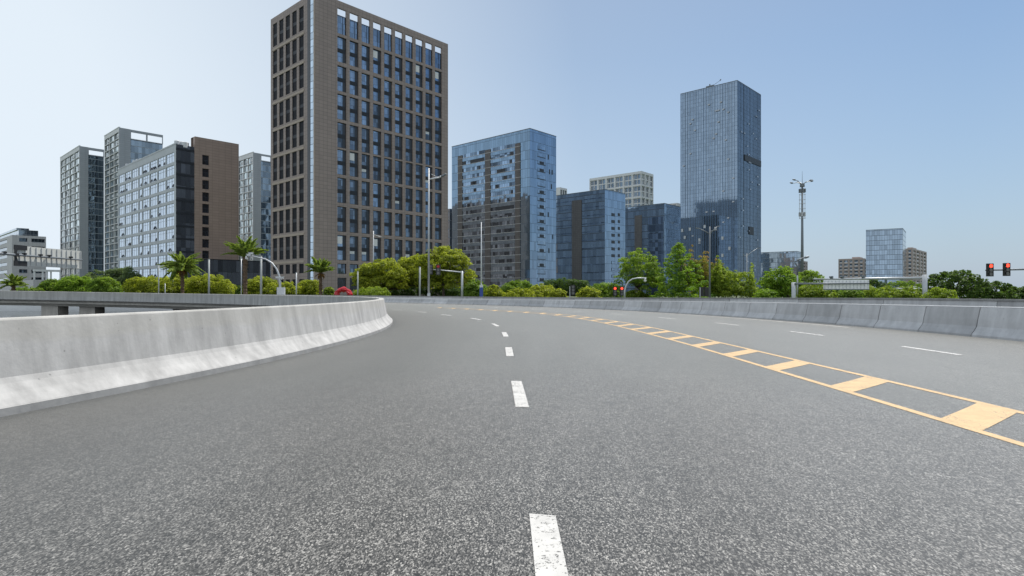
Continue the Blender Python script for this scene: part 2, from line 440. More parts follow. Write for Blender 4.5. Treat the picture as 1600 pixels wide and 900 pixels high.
# ------------------------------------------------------------------ mesh helpers
class MB:
    def __init__(self):
        self.v, self.f, self.m = [], [], []

    def add(self, verts, faces, mi=0):
        n = len(self.v)
        self.v += [tuple(x) for x in verts]
        self.f += [tuple(i + n for i in f) for f in faces]
        self.m += [mi] * len(faces)

    def quad(self, a, b, c, d, mi=0):
        self.add((a, b, c, d), ((0, 1, 2, 3),), mi)

    def hexa(self, p, mi=0):
        self.add(p, ((0, 3, 2, 1), (4, 5, 6, 7), (0, 1, 5, 4), (1, 2, 6, 5), (2, 3, 7, 6), (3, 0, 4, 7)), mi)

    def box(self, x0, x1, y0, y1, z0, z1, mi=0):
        self.hexa(((x0, y0, z0), (x1, y0, z0), (x1, y1, z0), (x0, y1, z0), (x0, y0, z1), (x1, y0, z1), (x1, y1, z1), (x0, y1, z1)), mi)

    def tube(self, pts, rad, n=8, mi=0, cap=True):
        pts = [Vector(p) for p in pts]
        if not isinstance(rad, (list, tuple)):
            rad = [rad] * len(pts)
        rings = []
        ref = None
        for i, p in enumerate(pts):
            d = (pts[min(i + 1, len(pts) - 1)] - pts[max(i - 1, 0)]).normalized()
            if ref is None:
                ref = Vector((1, 0, 0)) if abs(d.x) < 0.8 else Vector((0, 1, 0))
            a = (ref - d * ref.dot(d)).normalized()
            ref = a
            b = d.cross(a)
            rings.append([p + (a * math.cos(2 * math.pi * k / n) + b * math.sin(2 * math.pi * k / n)) * rad[i] for k in range(n)])
        vs = [q for r in rings for q in r]
        fs = []
        for i in range(len(pts) - 1):
            for k in range(n):
                fs.append((i * n + k, i * n + (k + 1) % n, (i + 1) * n + (k + 1) % n, (i + 1) * n + k))
        if cap:
            fs.append(tuple(range(n))[::-1])
            fs.append(tuple((len(pts) - 1) * n + k for k in range(n)))
        self.add(vs, fs, mi)

    def sphere(self, c, r, nu=10, nv=6, mi=0, sz=1.0):
        vs, fs = [], []
        for j in range(nv + 1):
            t = math.pi * j / nv
            for i in range(nu):
                p = 2 * math.pi * i / nu
                vs.append((c[0] + r * math.sin(t) * math.cos(p), c[1] + r * math.sin(t) * math.sin(p), c[2] + r * sz * math.cos(t)))
        for j in range(nv):
            for i in range(nu):
                fs.append((j * nu + i, j * nu + (i + 1) % nu, (j + 1) * nu + (i + 1) % nu, (j + 1) * nu + i))
        self.add(vs, fs, mi)

    def mesh(self, name, mats, smooth=False):
        me = bpy.data.meshes.new(name)
        me.from_pydata(self.v, [], self.f)
        for m in (mats if isinstance(mats, (list, tuple)) else [mats]):
            me.materials.append(m)
        if any(self.m):
            me.polygons.foreach_set('material_index', self.m)
        if smooth:
            me.polygons.foreach_set('use_smooth', [True] * len(self.f))
        me.update()
        return me

    def build(self, name, mats, parent=None, smooth=False, loc=None):
        o = bpy.data.objects.new(name, self.mesh(name, mats, smooth))
        COL.objects.link(o)
        if parent is not None:
            o.parent = parent
        if loc is not None:
            o.location = loc
        return o


def thing(name, label, cat, loc=(0, 0, 0), rz=0.0, group=None):
    o = bpy.data.objects.new(name, None)
    COL.objects.link(o)
    o.location = loc
    o.rotation_euler = (0, 0, rz)
    o.empty_display_size = 0.3
    return tag(o, label, cat, group)


def tag(o, label, cat, group=None):
    o['label'] = label
    o['category'] = cat
    if group:
        o['group'] = group
    return o


def struct(o, kind='structure'):
    o['kind'] = kind
    return o


def dup(o, parent, loc):
    c = o.copy()
    COL.objects.link(c)
    c.parent = parent
    c.location = loc
    return c


def copy_part(part, parent, loc):
    c = dup(part, parent, loc)
    for ch in part.children:
        dup(ch, c, ch.location)
    return c


# ------------------------------------------------------------------ road
def rise(th):
    return 0.44 * max(0.0, th - 0.6) ** 2


def arc(th, r, z=0.0):
    return Vector((CX0 + r * math.cos(th), CY0 + r * math.sin(th), z + rise(th)))


def lin(x, pts):
    if x <= pts[0][0]:
        return pts[0][1]
    for (a, b), (c, d) in zip(pts, pts[1:]):
        if x <= c:
            return b + (d - b) * (x - a) / (c - a)
    return pts[-1][1]


TH = [-1.3 + i * 0.02 for i in range(176)]


def strip(mb, thr, r0, r1, z):
    """sheet between two radii (numbers or functions of the angle)"""
    g = lambda r, t: r(t) if callable(r) else r
    for a, b in zip(thr, thr[1:]):
        mb.quad(arc(a, g(r0, a), z), arc(a, g(r1, a), z), arc(b, g(r1, b), z), arc(b, g(r0, b), z))


mb = MB()
for a, b in zip(TH, TH[1:]):
    rs = [49.6, 52, 54, 56, 58, 60, 62, 64, 66, 67.9]
    for q0, q1 in zip(rs, rs[1:]):
        mb.quad(arc(a, q0), arc(a, q1), arc(b, q1), arc(b, q0))
road = struct(mb.build('road', M['asphalt']))

RMID = [(-0.30, 56.9), (-0.2177, 55.67), (-0.122, 54.64), (-0.044, 54.16), (0.054, 54.07), (0.152, 54.25), (0.26, 54.3), (0.35, 53.8), (0.6, 53.9)]
RLL = [(-0.30, 60.8), (-0.174, 59.4), (-0.1226, 58.98), (-0.068, 58.65), (0.065, 58.45), (0.193, 58.95), (0.337, 59.6), (0.45, 59.0), (0.7, 58.6)]
RLR = [(-0.30, 61.7), (-0.15, 60.35), (-0.105, 59.96), (-0.05, 59.6), (0.04, 59.45), (0.19, 59.85), (0.337, 60.5), (0.45, 59.9), (0.7, 59.5)]


def smooth_fn(pts):
    return lambda t: sum(lin(t + d, pts) for d in (-0.045, -0.03, -0.015, 0, 0.015, 0.03, 0.045)) / 7


fmid, fll, flr = smooth_fn(RMID), smooth_fn(RLL), smooth_fn(RLR)
for k in range(-2, 9):
    far = -0.122 + 0.0985 * k if k > -1 else -0.2165 + 0.0985 * (k + 1)
    ts = [far - 0.036 + 0.036 * i / 6 for i in range(7)]
    m_ = MB(); strip(m_, ts, lambda t: fmid(t) - 0.11, lambda t: fmid(t) + 0.045, 0.004)
    m_.build('lane_dash', M['white_paint'], road)
for k in range(-2, 9):
    far = -0.016 + 0.087 * k
    ts = [far - 0.031 + 0.031 * i / 6 for i in range(7)]
    m_ = MB(); strip(m_, ts, 63.43, 63.57, 0.004)
    m_.build('lane_dash', M['white_paint'], road)
ts = [-0.6 + 0.01 * i for i in range(190)]
m_ = MB(); strip(m_, [t for t in ts if t > 0.1], 66.75, 66.9, 0.004)
m_.build('edge_line', M['white_paint'], road)
ts = [t for t in ts if -0.6 < t < 0.62]
for fn, nm in ((fll, 'yellow_line'), (flr, 'yellow_line')):
    m_ = MB(); strip(m_, ts, lambda t: fn(t) - 0.055, lambda t: fn(t) + 0.055, 0.004)
    m_.build(nm, M['yellow_paint'], road)
for k in range(-6, 22):
    t0 = -0.1566 + 0.0366 * k
    m_ = MB()
    prev = None
    for i in range(9):
        w = i / 8
        sh = 0.0165 * w
        ta, tb = t0 - 0.0093 + sh, t0 + sh
        ra = fll(ta) * (1 - w) + flr(ta) * w + 0.057 * (1 - 2 * w)
        rb = fll(tb) * (1 - w) + flr(tb) * w + 0.057 * (1 - 2 * w)
        cur = (arc(ta, ra, 0.004), arc(tb, rb, 0.004))
        if prev:
            m_.quad(prev[0], cur[0], cur[1], prev[1])
        prev = cur
    m_.build('ladder_rung', M['yellow_paint'], road)


def sweep(mb, thr, prof, hfun=None, mi=0, cap=True, rfun=None):
    """prof: closed list of (radius, z, height share)"""
    n = len(prof)
    base = len(mb.v)
    for t in thr:
        k = hfun(t) if hfun else 0.0
        for r, z, s in prof:
            mb.v.append(tuple(arc(t, r + (rfun(t) if rfun else 0), z + s * k)))
    for i in range(len(thr) - 1):
        for j in range(n):
            a, b = base + i * n + j, base + i * n + (j + 1) % n
            mb.f.append((a, b, b + n, a + n)); mb.m.append(mi)
    if cap:
        mb.f.append(tuple(base + j for j in range(n))); mb.m.append(mi)
        mb.f.append(tuple(base + (len(thr) - 1) * n + j for j in range(n))[::-1]); mb.m.append(mi)


# inner barrier: foot, flared face, thin top
lb = thing('concrete_barrier', 'pale concrete barrier curving away along the left road edge', 'barrier', arc(0, 49.7))
LOFF = arc(0, 49.7)


def child_world(mbuild, name, mat, parent, smooth=False):
    off = parent.location
    mbuild.v = [(x - off.x, y - off.y, z - off.z) for x, y, z in mbuild.v]
    return mbuild.build(name, mat, parent, smooth)


tb = [-0.9 + 0.0125 * i for i in range(int(3.1 / 0.0125))]
m_ = MB()
prof = [(49.853, 0.085), (49.845, 0.098), (49.73, 0.22), (49.66, 0.31), (49.625, 0.37), (49.56, 0.72), (49.51, 0.985), (49.50, 1.0), (49.485, 1.008), (49.31, 1.008), (49.295, 1.0), (49.28, 0.98), (49.25, 0.086)]
DR = smooth_fn([(-0.2, -0.15), (-0.05, 0.06), (0.1, 0.26), (0.3, 0.40), (0.6, 0.42)])
sweep(m_, tb, [(r, z, 0) for r, z in prof], rfun=DR)
child_world(m_, 'wall', M['pale_concrete'], lb)
m_ = MB()
sweep(m_, tb, [(49.87, -0.05, 0), (49.872, 0.085, 0), (49.50, 0.085, 0), (49.50, -0.05, 0)], rfun=DR)
child_world(m_, 'foot', M['foot_concrete'], lb)

# bridge under the far sweep of the road
br = thing('road_bridge', 'concrete road bridge on square piers over the canal at left', 'bridge', arc(1.4, 55, -2.0))
tg = [0.35 + 0.02 * i for i in range(90)]
m_ = MB(); sweep(m_, tg, [(67.8, -0.05, 0), (67.8, -0.28, 0), (49.9, -0.28, 0), (49.9, -0.056, 0)])
child_world(m_, 'deck_slab', M['pier_concrete'], br)
m_ = MB(); sweep(m_, tg, [(66.5, -0.285, 0), (66.3, -0.58, 0), (50.5, -0.58, 0), (50.2, -0.285, 0)])
child_world(m_, 'girder', M['pier_concrete'], br)
for px, w in ((86, 1.8), (144, 1.7), (-40, 1.8), (292, 0.9), (322, 0.9)):
    Z = 66.7 if px < 200 else 69.5
    p = at(px, 480, Z)
    m_ = MB(); m_.box(p.x - w / 2, p.x + w / 2, p.y - 0.8, p.y + 0.8, -3.2, -0.2 if px < 200 else -0.2)
    child_world(m_, 'pier', M['pier_concrete'], br)

# outer barrier in cast panels
HB = lambda t: lin(t, [(0.0, 0.86), (0.25, 0.74), (0.5, 0.60), (0.8, 0.50), (1.3, 0.5)])
ob = thing('concrete_barrier', 'grey jointed concrete barrier panels along the right road edge', 'barrier', arc(0.1, 67.6))
dth = 0.0318
for k in range(-8, 46):
    t0, t1 = k * dth + 0.0002, (k + 1) * dth - 0.0002
    t1 -= 0.00015
    ts2 = [t0 + (t1 - t0) * i / 4 for i in range(5)]
    m_ = MB()
    pr = [(67.55, -0.02, 0), (67.555, 0.06, 0), (67.66, 0.16, 0.04), (67.72, 0.16, 0.16), (67.75, 0.10, 0.45), (67.83, -0.012, 0.99), (67.845, 0, 1.0), (68.03, 0, 1.0), (68.045, -0.012, 0.99), (68.15, -0.3, 0)]
    sweep(m_, ts2, pr, HB)
    child_world(m_, 'panel', M['grey_concrete'], ob)
m_ = MB()
ts2 = [-0.25 + 0.01 * i for i in range(165)]
sweep(m_, ts2, [(67.838, 0.004, 1), (67.838, 0.03, 1), (68.03, 0.03, 1), (68.03, 0.004, 1)], HB)
child_world(m_, 'cap_strip', M['white_cap'], ob)

# slip road and its parapet beyond
m_ = MB(); strip(m_, TH, 68.2, 78.2, -0.12)
struct(m_.build('slip_road', M['asphalt']))
H2 = lambda t: lin(t, [(0.0, 0.93), (0.25, 0.90), (0.6, 0.68), (0.8, 0.62), (1.3, 0.6)])
sb = thing('parapet', 'low grey parapet of the slip road behind the jointed barrier', 'parapet', arc(0.1, 78.2))
for k in range(-3, 17):
    t0, t1 = k * 0.085 + 0.0002, (k + 1) * 0.085 - 0.0002
    ts2 = [t0 + (t1 - t0) * i / 8 for i in range(9)]
    m_ = MB()
    sweep(m_, ts2, [(78.1, -0.12, 0), (78.2, 0.1, 0.2), (78.28, -0.05, 1), (78.5, -0.05, 1), (78.6, -0.6, 0)], H2)
    child_world(m_, 'panel', M['grey_concrete'], sb)
m_ = MB()
sweep(m_, [-0.25 + 0.015 * i for i in range(110)], [(78.24, -0.048, 1), (78.24, 0.05, 1), (78.56, 0.05, 1), (78.56, -0.048, 1)], H2)
child_world(m_, 'coping', M['kerb_concrete'], sb)

# ground with the canal cut out of it
m_ = MB()
BIG, GZ = 9000.0, -0.5
x1, y0, y1 = -38.0, -70.0, 99.0
x2, y2 = -11.0, 69.5
for (a, b, c, d) in ((-BIG, BIG, y1, BIG), (-BIG, BIG, -BIG, y0), (x1, BIG, y2, y1), (x2, BIG, y0, y2)):
    m_.quad((a, c, GZ), (b, c, GZ), (b, d, GZ), (a, d, GZ))
struct(m_.build('ground', M['ground']))
m_ = MB(); m_.quad((-BIG, y0 - 1, -1.8), (x2 + 1, y0 - 1, -1.8), (x2 + 1, y1 + 1, -1.8), (-BIG, y1 + 1, -1.8))
struct(m_.build('water', M['water']))
m_ = MB(); m_.box(-260, x1, y1 - 0.6, y1 - 0.003, -3, -0.3)
tag(m_.build('quay_wall', M['white_cap']), 'pale concrete quay wall along the canal seen under the bridge', 'wall')
m_ = MB(); m_.box(x2 - 0.5, x2 - 0.003, y0, y2 + 0.49, -3, -0.42); m_.box(x1 + 0.003, x2 - 0.51, y2 - 0.5, y2 - 0.003, -3, -0.42); m_.box(x1 - 0.5, x1, y2 - 0.5, y1 - 0.62, -3, -0.42)
tag(m_.build('quay_wall', M['kerb_concrete']), 'grey retaining wall of the canal below the curving road', 'wall')
# white railing on the quay
rl = thing('quay_railing', 'white railing on the quay seen under the far bridge', 'railing', at(320, 480, 97) * 1.0)
rl.location.z = -0.3
mbr = MB()
mbr.box(-7, 7, -0.03, 0.03, 0.72, 0.8); mbr.box(-7, 7, -0.03, 0.03, 0.1, 0.16)
mbr.build('rail', M['white_cap'], rl)
for i in range(8):
    m2 = MB(); m2.box(-7 + i * 2 - 0.04, -7 + i * 2 + 0.04, -0.04, 0.04, 0, 0.85); m2.build('post', M['white_cap'], rl)

# ------------------------------------------------------------------ buildings
class Bld:
    """a block with its near corner at pixel column cx, faces running back to columns lx (left) and rx (right)"""

    def __init__(self, name, label, cat, cx, ytop, lx, rx, Z, deg=47.5, base=GZ, group=None):
        self.Z = Z
        a = math.radians(deg)
        self.u, self.vv = (math.cos(a), math.sin(a)), (-math.sin(a), math.cos(a))
        self.X0 = (cx - 800) * Z / F_PX
        self.base = base
        self.root = thing(name, label, cat, (self.X0, Z, base), a, group)
        self.H = zat(ytop, Z) - base
        self.a, self.b = self.sR(rx), self.sL(lx)

    def sR(self, px):
        k = (px - 800) / F_PX
        return (k * self.Z - self.X0) / (self.u[0] - k * self.u[1])

    def sL(self, px):
        k = (px - 800) / F_PX
        return (k * self.Z - self.X0) / (self.vv[0] - k * self.vv[1])

    def zR(self, s, py):
        return zat(py, self.Z + s * self.u[1]) - self.base

    def zL(self, s, py):
        return zat(py, self.Z + s * self.vv[1]) - self.base

    def part(self, mb, name, mat, parent=None, loc=None):
        return mb.build(name, mat, parent or self.root, False, loc)


FR = lambda s, z, d: (s, -d, z)       # right-hand face
FL = lambda s, z, d: (-d, s, z)       # left-hand face


def fbox(mb, F, s0, s1, z0, z1, d0, d1, mi=0):
    mb.hexa([F(s0, z0, d0), F(s1, z0, d0), F(s1, z0, d1), F(s0, z0, d1), F(s0, z1, d0), F(s1, z1, d0), F(s1, z1, d1), F(s0, z1, d1)], mi)


def fquad(mb, F, s0, s1, z0, z1, d, mi=0):
    p = [F(s0, z0, d), F(s1, z0, d), F(s1, z1, d), F(s0, z1, d)]
    if F is FL:
        p.reverse()
    mb.quad(*p, mi)


def panel(mb, F, s0, s1, z0, z1, holes, depth, d=0.0, mi=0):
    ss = sorted({s0, s1} | {round(h[0], 4) for h in holes} | {round(h[1], 4) for h in holes})
    zs = sorted({z0, z1} | {round(h[2], 4) for h in holes} | {round(h[3], 4) for h in holes})
    ss = [s for s in ss if s0 - 1e-6 <= s <= s1 + 1e-6]
    zs = [z for z in zs if z0 - 1e-6 <= z <= z1 + 1e-6]
    for a, b in zip(ss, ss[1:]):
        for c, e in zip(zs, zs[1:]):
            ms, mz = (a + b) / 2, (c + e) / 2
            if not any(h[0] < ms < h[1] and h[2] < mz < h[3] for h in holes):
                fquad(mb, F, a, b, c, e, d, mi)
    for a, b, c, e in holes:
        for q in ((F(a, c, d), F(b, c, d), F(b, c, d - depth), F(a, c, d - depth)), (F(a, e, d), F(b, e, d), F(b, e, d - depth), F(a, e, d - depth)),
                  (F(a, c, d), F(a, e, d), F(a, e, d - depth), F(a, c, d - depth)), (F(b, c, d), F(b, e, d), F(b, e, d - depth), F(b, c, d - depth))):
            mb.quad(*q, mi)


def core(b, mat, inset=0.5, ztop=None, roof=True):
    mb = MB(); mb.box(inset, b.a, inset, b.b, 0, ztop or b.H - 0.4)
    return b.part(mb, 'core', mat)


def shell(b, matR, matL=None, cap=M['roof'], nm='glass_facade'):
    """two curtain-wall faces, the back walls and a roof"""
    mb = MB(); fquad(mb, FR, 0, b.a, 0, b.H, 0); b.part(mb, nm, matR)
    mb = MB(); fquad(mb, FL, 0, b.b, 0, b.H, 0); b.part(mb, nm, matL or matR)
    mb = MB()
    mb.quad((b.a, 0, 0), (b.a, b.b, 0), (b.a, b.b, b.H), (b.a, 0, b.H)); mb.quad((b.a, b.b, 0), (0, b.b, 0), (0, b.b, b.H), (b.a, b.b, b.H))
    b.part(mb, 'rear_wall', M['rear_blue'])
    mb = MB(); mb.quad((0, 0, b.H - 0.6), (b.a, 0, b.H - 0.6), (b.a, b.b, b.H - 0.6), (0, b.b, b.H - 0.6)); b.part(mb, 'roof', cap)


def copings(b, mat, h=0.35, t=0.12):
    mb = MB()
    fbox(mb, FR, -t, b.a + t, b.H, b.H + h, -0.5, t)
    fbox(mb, FL, 0.5, b.b + t, b.H, b.H + h, -0.5, t)
    mb.box(b.a - 0.5, b.a + t, 0.502, b.b + t, b.H, b.H + h); mb.box(0.502, b.a - 0.502, b.b - 0.5, b.b + t, b.H, b.H + h)
    b.part(mb, 'parapet', mat)


def window_proto(F, w, h, frame, pane, t=0.12, splits=((), ()), d0=-0.32, d1=-0.14, blinds=None, paneinset=None):
    """window with frame and pane; returns (frame mesh, pane mesh) with the origin at the opening's lower corner"""
    mb = MB()
    fbox(mb, F, 0, t, 0, h, d0, d1); fbox(mb, F, w - t, w, 0, h, d0, d1)
    fbox(mb, F, t, w - t, 0, t, d0, d1); fbox(mb, F, t, w - t, h - t, h, d0, d1)
    for s in splits[0]:
        fbox(mb, F, s - t * 0.3, s + t * 0.3, t, h - t, d0, d1)
    for (z, tt) in splits[1]:
        fbox(mb, F, t, w - t, z - tt / 2, z + tt / 2, d0, d1 + 0.004)
    pm = MB(); fquad(pm, F, t * 0.5, w - t * 0.5, t * 0.5, h - t * 0.5, d0 + 0.06)
    return mb.mesh('window', frame), pm.mesh('pane', pane)


def put_window(b, F, s, z, meshes, name='window', extra=None):
    o = bpy.data.objects.new(name, meshes[0]); COL.objects.link(o); o.parent = b.root; o.location = F(s, z, 0)
    p = bpy.data.objects.new('pane', meshes[1]); COL.objects.link(p); p.parent = o
    if extra:
        e = bpy.data.objects.new(extra[0], extra[1]); COL.objects.link(e); e.parent = o
    return o


RB = random.Random(11)

# --- the tall brown stone block with the window grid
b = Bld('office_tower', 'tall brown stone office block with a grid of paired dark windows', 'building', 492, -14, 423, 700, 164)
Hs = b.H
sa, sb_ = b.sR(527.3), b.sR(690.3)
w = (sb_ - sa) / (10 + 9 * 0.375); gap = w * 0.375
s_ref = b.sR(535)
tops = [14.7, 58.7, 104, 148, 192, 234, 278, 323, 367.5]
rows = [(b.zR(s_ref, y + 39.2), b.zR(s_ref, y)) for y in tops] + [(b.zR(s_ref, 428), b.zR(s_ref, 412)), (b.zR(s_ref, 455), b.zR(s_ref, 434))]
cols = [sa + i * (w + gap) for i in range(10)]
holes = [(s, s + w, z0, z1) for s in cols for z0, z1 in rows]
mb = MB(); panel(mb, FR, 0, b.a, 0, Hs, holes, 0.55)
panel(mb, FR, 0, b.a, 0, Hs, [], 0, d=-0.0) if False else None
# left face: slot of glass next to the corner, then five columns
slot0, slot1, e0 = b.sL(490.2), b.sL(480.2), b.sL(474.6)
la, lb2 = b.sL(474.5), b.sL(426.4)
lw = (lb2 - la) / (5 + 4 * 0.5); lg = lw * 0.5
lref = b.sL(471)
ltops = [10.7, 56, 100, 145.3, 189.3, 234, 278.6, 323, 366]
lrows = [(b.zL(lref, y + 37.6), b.zL(lref, y)) for y in ltops] + [(b.zL(lref, 427), b.zL(lref, 412)), (b.zL(lref, 456), b.zL(lref, 436))]
lcols = [la + i * (lw + lg) for i in range(5)]
lholes = [(s, s + lw, z0, z1) for s in lcols for z0, z1 in lrows]
panel(mb, FL, 0, b.b, 0, Hs, lholes + [(slot0, slot1, 0.5, Hs - 0.01)], 0.55)
# top of the parapet wall and the far sides
for q in (((0, 0, Hs), (b.a, 0, Hs), (b.a, 0.55, Hs), (0, 0.55, Hs)), ((0, 0.55, Hs), (0.55, 0.55, Hs), (0.55, b.b, Hs), (0, b.b, Hs)),
          ((b.a, 0, 0), (b.a, b.b, 0), (b.a, b.b, Hs - 4.2), (b.a, 0, Hs - 4.2)), ((b.a, b.b, 0), (0, b.b, 0), (0, b.b, Hs - 4.2), (b.a, b.b, Hs - 4.2)),
          ((b.a, 0, Hs - 4.2), (b.a, 0.55, Hs - 4.2), (b.a, 0.55, Hs), (b.a, 0, Hs))):
    mb.quad(*q)
# inner faces of the parapet screen, open over the top windows
zr = rows[0][1] - 0.25 * (rows[0][1] - rows[0][0])
panel(mb, FR, 0.55, b.a, zr - 0.5, Hs, [(s, s + w, rows[0][0], rows[0][1]) for s in cols], 0.0, d=-0.55)
b.part(mb, 'wall', M['tile'])
mb = MB(); mb.box(0.56, b.a - 0.01, 0.56, b.b - 0.01, 0, zr); b.part(mb, 'core', M['spandrel'])
mb = MB(); fquad(mb, FL, slot0, slot1, 0.5, Hs - 1.2, -0.06); b.part(mb, 'corner_glazing', M['g_slot'])
mb = MB(); fbox(mb, FL, slot1 - 0.42 * (slot1 - slot0), slot1 - 0.02, 0.5, Hs - 0.6, -0.05, 0.003); b.part(mb, 'dark_mullion', M['spandrel'])
mb = MB(); fbox(mb, FL, 0.05, slot0 - 0.05, 0.5, Hs, 0.003, 0.12); b.part(mb, 'stone_trim', M['stone_edge'])


def paired(h, w_):
    return window_proto(FR, w_, h, M['win_frame'], M['g_win'], 0.16, ((), ((h * 0.47, h * 0.16),)), -0.5, -0.36)


hfull = rows[1][1] - rows[1][0]
wm = paired(hfull, w)
wm_dark_refl = (wm[0], wm[1].copy())  # mostly lower rows: pane colour carries the dark reflection
wm_dark_refl[1].materials.clear(); wm_dark_refl[1].materials.append(M['g_win_dark_refl'])
# the narrow dark ventilation leaf beside every pane
vm = MB(); fbox(vm, FR, w * 0.66, w - 0.16, 0.16, hfull - 0.16, -0.47, -0.37); vent = vm.mesh('vent_panel', M['spandrel'])
vm = MB(); fbox(vm, FR, 0.18, w * 0.62, hfull * 0.28, hfull * 0.44, -0.42, -0.40); blind_lo = vm.mesh('blind', M['white_frame'])
vm = MB(); fbox(vm, FR, 0.18, w * 0.62, hfull * 0.66, hfull * 0.95, -0.42, -0.40); blind_hi = vm.mesh('blind', M['pale_grid'])
hh = rows[9][1] - rows[9][0]
wh = window_proto(FR, w, hh, M['win_frame'], M['g_win_dark_refl'], 0.16, ((w * 0.6,), ()), -0.5, -0.36)
for i, s in enumerate(cols):
    for j, (z0, z1) in enumerate(rows):
        if j == 0:
            zt = zr - z0
            tm = window_proto(FR, w, zt, M['win_frame'], M['g_win'], 0.16, ((w * 0.66,), ()), -0.5, -0.36)
            put_window(b, FR, s, z0, tm)
        elif j < 9:
            o_ = put_window(b, FR, s, z0, wm_dark_refl if RB.random() < (0.0, 0.0, 0.1, 0.55, 0.7, 0.85, 0.8, 0.85, 0.9)[j] - (0.25 if i == 0 else 0) else wm, 'window', ('vent_panel', vent))
            if RB.random() < 0.10:
                e_ = bpy.data.objects.new('blind', RB.choice((blind_lo, blind_hi))); COL.objects.link(e_); e_.parent = o_
        elif j == 9:
            put_window(b, FR, s, z0, wh)
for k, s in enumerate(cols):
    mb = MB(); fquad(mb, FR, s, s + w, rows[10][0], rows[10][1], -0.4); b.part(mb, 'ground_floor_glass', M['g_dark'])
lh = lrows[1][1] - lrows[1][0]
lm = window_proto(FL, lw, lh, M['win_frame'], M['void'], 0.10, ((), ((lh * 0.47, lh * 0.14),)), -0.26, -0.16)
for s in lcols:
    for j, (z0, z1) in enumerate(lrows):
        m2 = lm if j < 9 else window_proto(FL, lw, z1 - z0, M['win_frame'], M['void'], 0.10, ((), ()), -0.26, -0.16)
        put_window(b, FL, s, z0, m2, 'narrow_window')
for j in range(9):          # pale lintel course between rows of the left face
    mb = MB()
    zt = lrows[j][0] - 0.95
    fbox(mb, FL, la - 0.25, lb2 + 0.3, zt - 0.25, zt + 0.4, 0.003, 0.10); b.part(mb, 'string_course', M['stone_edge'])

# --- slab with the bright window wall and the brown gable
b = Bld('office_slab', 'long office slab with bright window wall and brown windowless gable', 'building', 275, 225, 184, 372, 205, 47.5)
nb, nf = 8, 10
x0s, x1s = b.sL(272.5), b.sL(185)
zt_, zb_ = b.zL(x0s, 236), 3.0
fh = (b.zL(0, 227) - b.zL(0, 440)) / 10.6
cw = (x1s - x0s) / nb
widths = []
holes = []
s = x0s
for i in range(nb):
    ww = cw * (0.55 if i == 4 else 1.064)
    for j in range(nf):
        zz = b.H - 1.9 - (j + 1) * fh + 0.55
        holes.append((s + 0.3, s + ww - 0.3, zz, zz + fh - 1.0))
    s += ww
mb = MB(); panel(mb, FL, 0, b.b, 0, b.H, [h for h in holes if h[2] > 0.2], 0.3)
b.part(mb, 'window_wall', M['wall_blue'])
_w = holes[0][1] - holes[0][0]
pw1 = window_proto(FL, _w, fh - 1.0, M['wall_blue'], M['g_white'], 0.10, ((_w * 0.33, _w * 0.67), ((fh * 0.52, 0.09),)), -0.28, -0.16)
pw2 = window_proto(FL, cw * 0.55 - 0.6, fh - 1.0, M['white_frame'], M['g_white'], 0.08, ((), ()), -0.28, -0.16)
wfull = holes[0][1] - holes[0][0]
sash = MB()
sash.hexa([FL(0.06, 0.1, 0.30), FL(0.95, 0.1, 0.30), FL(0.95, 0.1, 0.26), FL(0.06, 0.1, 0.26), FL(0.06, 1.15, -0.12), FL(0.95, 1.15, -0.12), FL(0.95, 1.15, -0.16), FL(0.06, 1.15, -0.16)])
sash.quad(FL(0.06, 0.1, 0.29), FL(0.06, 0.1, -0.14), FL(0.06, 1.3, -0.14), FL(0.06, 1.3, -0.13))
sash_me = sash.mesh('open_sash', M['louvre'])
for h in holes:
    if h[2] < 0.2:
        continue
    wide = h[1] - h[0] > wfull * 0.8
    o = put_window(b, FL, h[0], h[2], pw1 if wide else pw2)
    if RB.random() < 0.5:
        for q in range(RB.choice((1, 1, 2, 3)) if wide else 1):
            e = bpy.data.objects.new('open_sash', sash_me); COL.objects.link(e); e.parent = o
            e.location = FL(0.5 + RB.choice((0, 1, 2, 3)) * wfull * 0.23 if wide else 0.2, 0.0, 0.02)
sd = b.sR(303.5)
mb = MB(); fquad(mb, FR, 0, sd, 0, b.H, 0); b.part(mb, 'stair_glazing', M['g_podium'])
for j in range(10):
    mb = MB(); fbox(mb, FR, -0.05, sd, b.H - 1.2 - j * fh - 0.7, b.H - 1.2 - j * fh, 0.003, 0.12); b.part(mb, 'floor_band', M['win_frame'])
zg = b.zR(sd, 213.5)
g0, g1 = b.sR(315), b.sR(325.5)
sy = [(243, 258), (264, 277), (282, 296), (301, 315), (319, 333), (337, 351), (355, 369), (374, 387), (392, 404)]
zz = lambda y: b.zR((g0 + g1) / 2, y)
holes = [(g0, g1, zz(c), zz(a)) for a, c in sy]
mb = MB(); panel(mb, FR, sd, b.a, 0, zg, holes, 0.5, d=0.6)
mb.quad(FR(sd, 0, 0.6), FR(sd, zg, 0.6), FR(sd, zg, -1), FR(sd, 0, -1)); mb.quad(FR(sd, zg, 0.6), FR(b.a, zg, 0.6), FR(b.a, zg, -3), FR(sd, zg, -3))
mb.quad((b.a, -0.6, 0), (b.a, b.b, 0), (b.a, b.b, zg), (b.a, -0.6, zg)); mb.quad((sd, 3, b.H - 2), (b.a, 3, b.H - 2), (b.a, 3, zg), (sd, 3, zg))
b.part(mb, 'gable_wall', M['brown_panel'])
gm = window_proto(FR, g1 - g0, holes[0][3] - holes[0][2], M['win_frame'], M['g_dark'], 0.12, (((g1 - g0) / 2,), ()), 0.12, 0.25)
for h in holes:
    put_window(b, FR, h[0], h[2], gm, 'gable_window')
mb = MB(); mb.box(0.5, b.a - 0.02, 0.5, b.b, 0, b.H - 0.8); b.part(mb, 'core', M['win_frame'])
copings(b, M['pale_grid'], 0.3, 0.1) if False else None
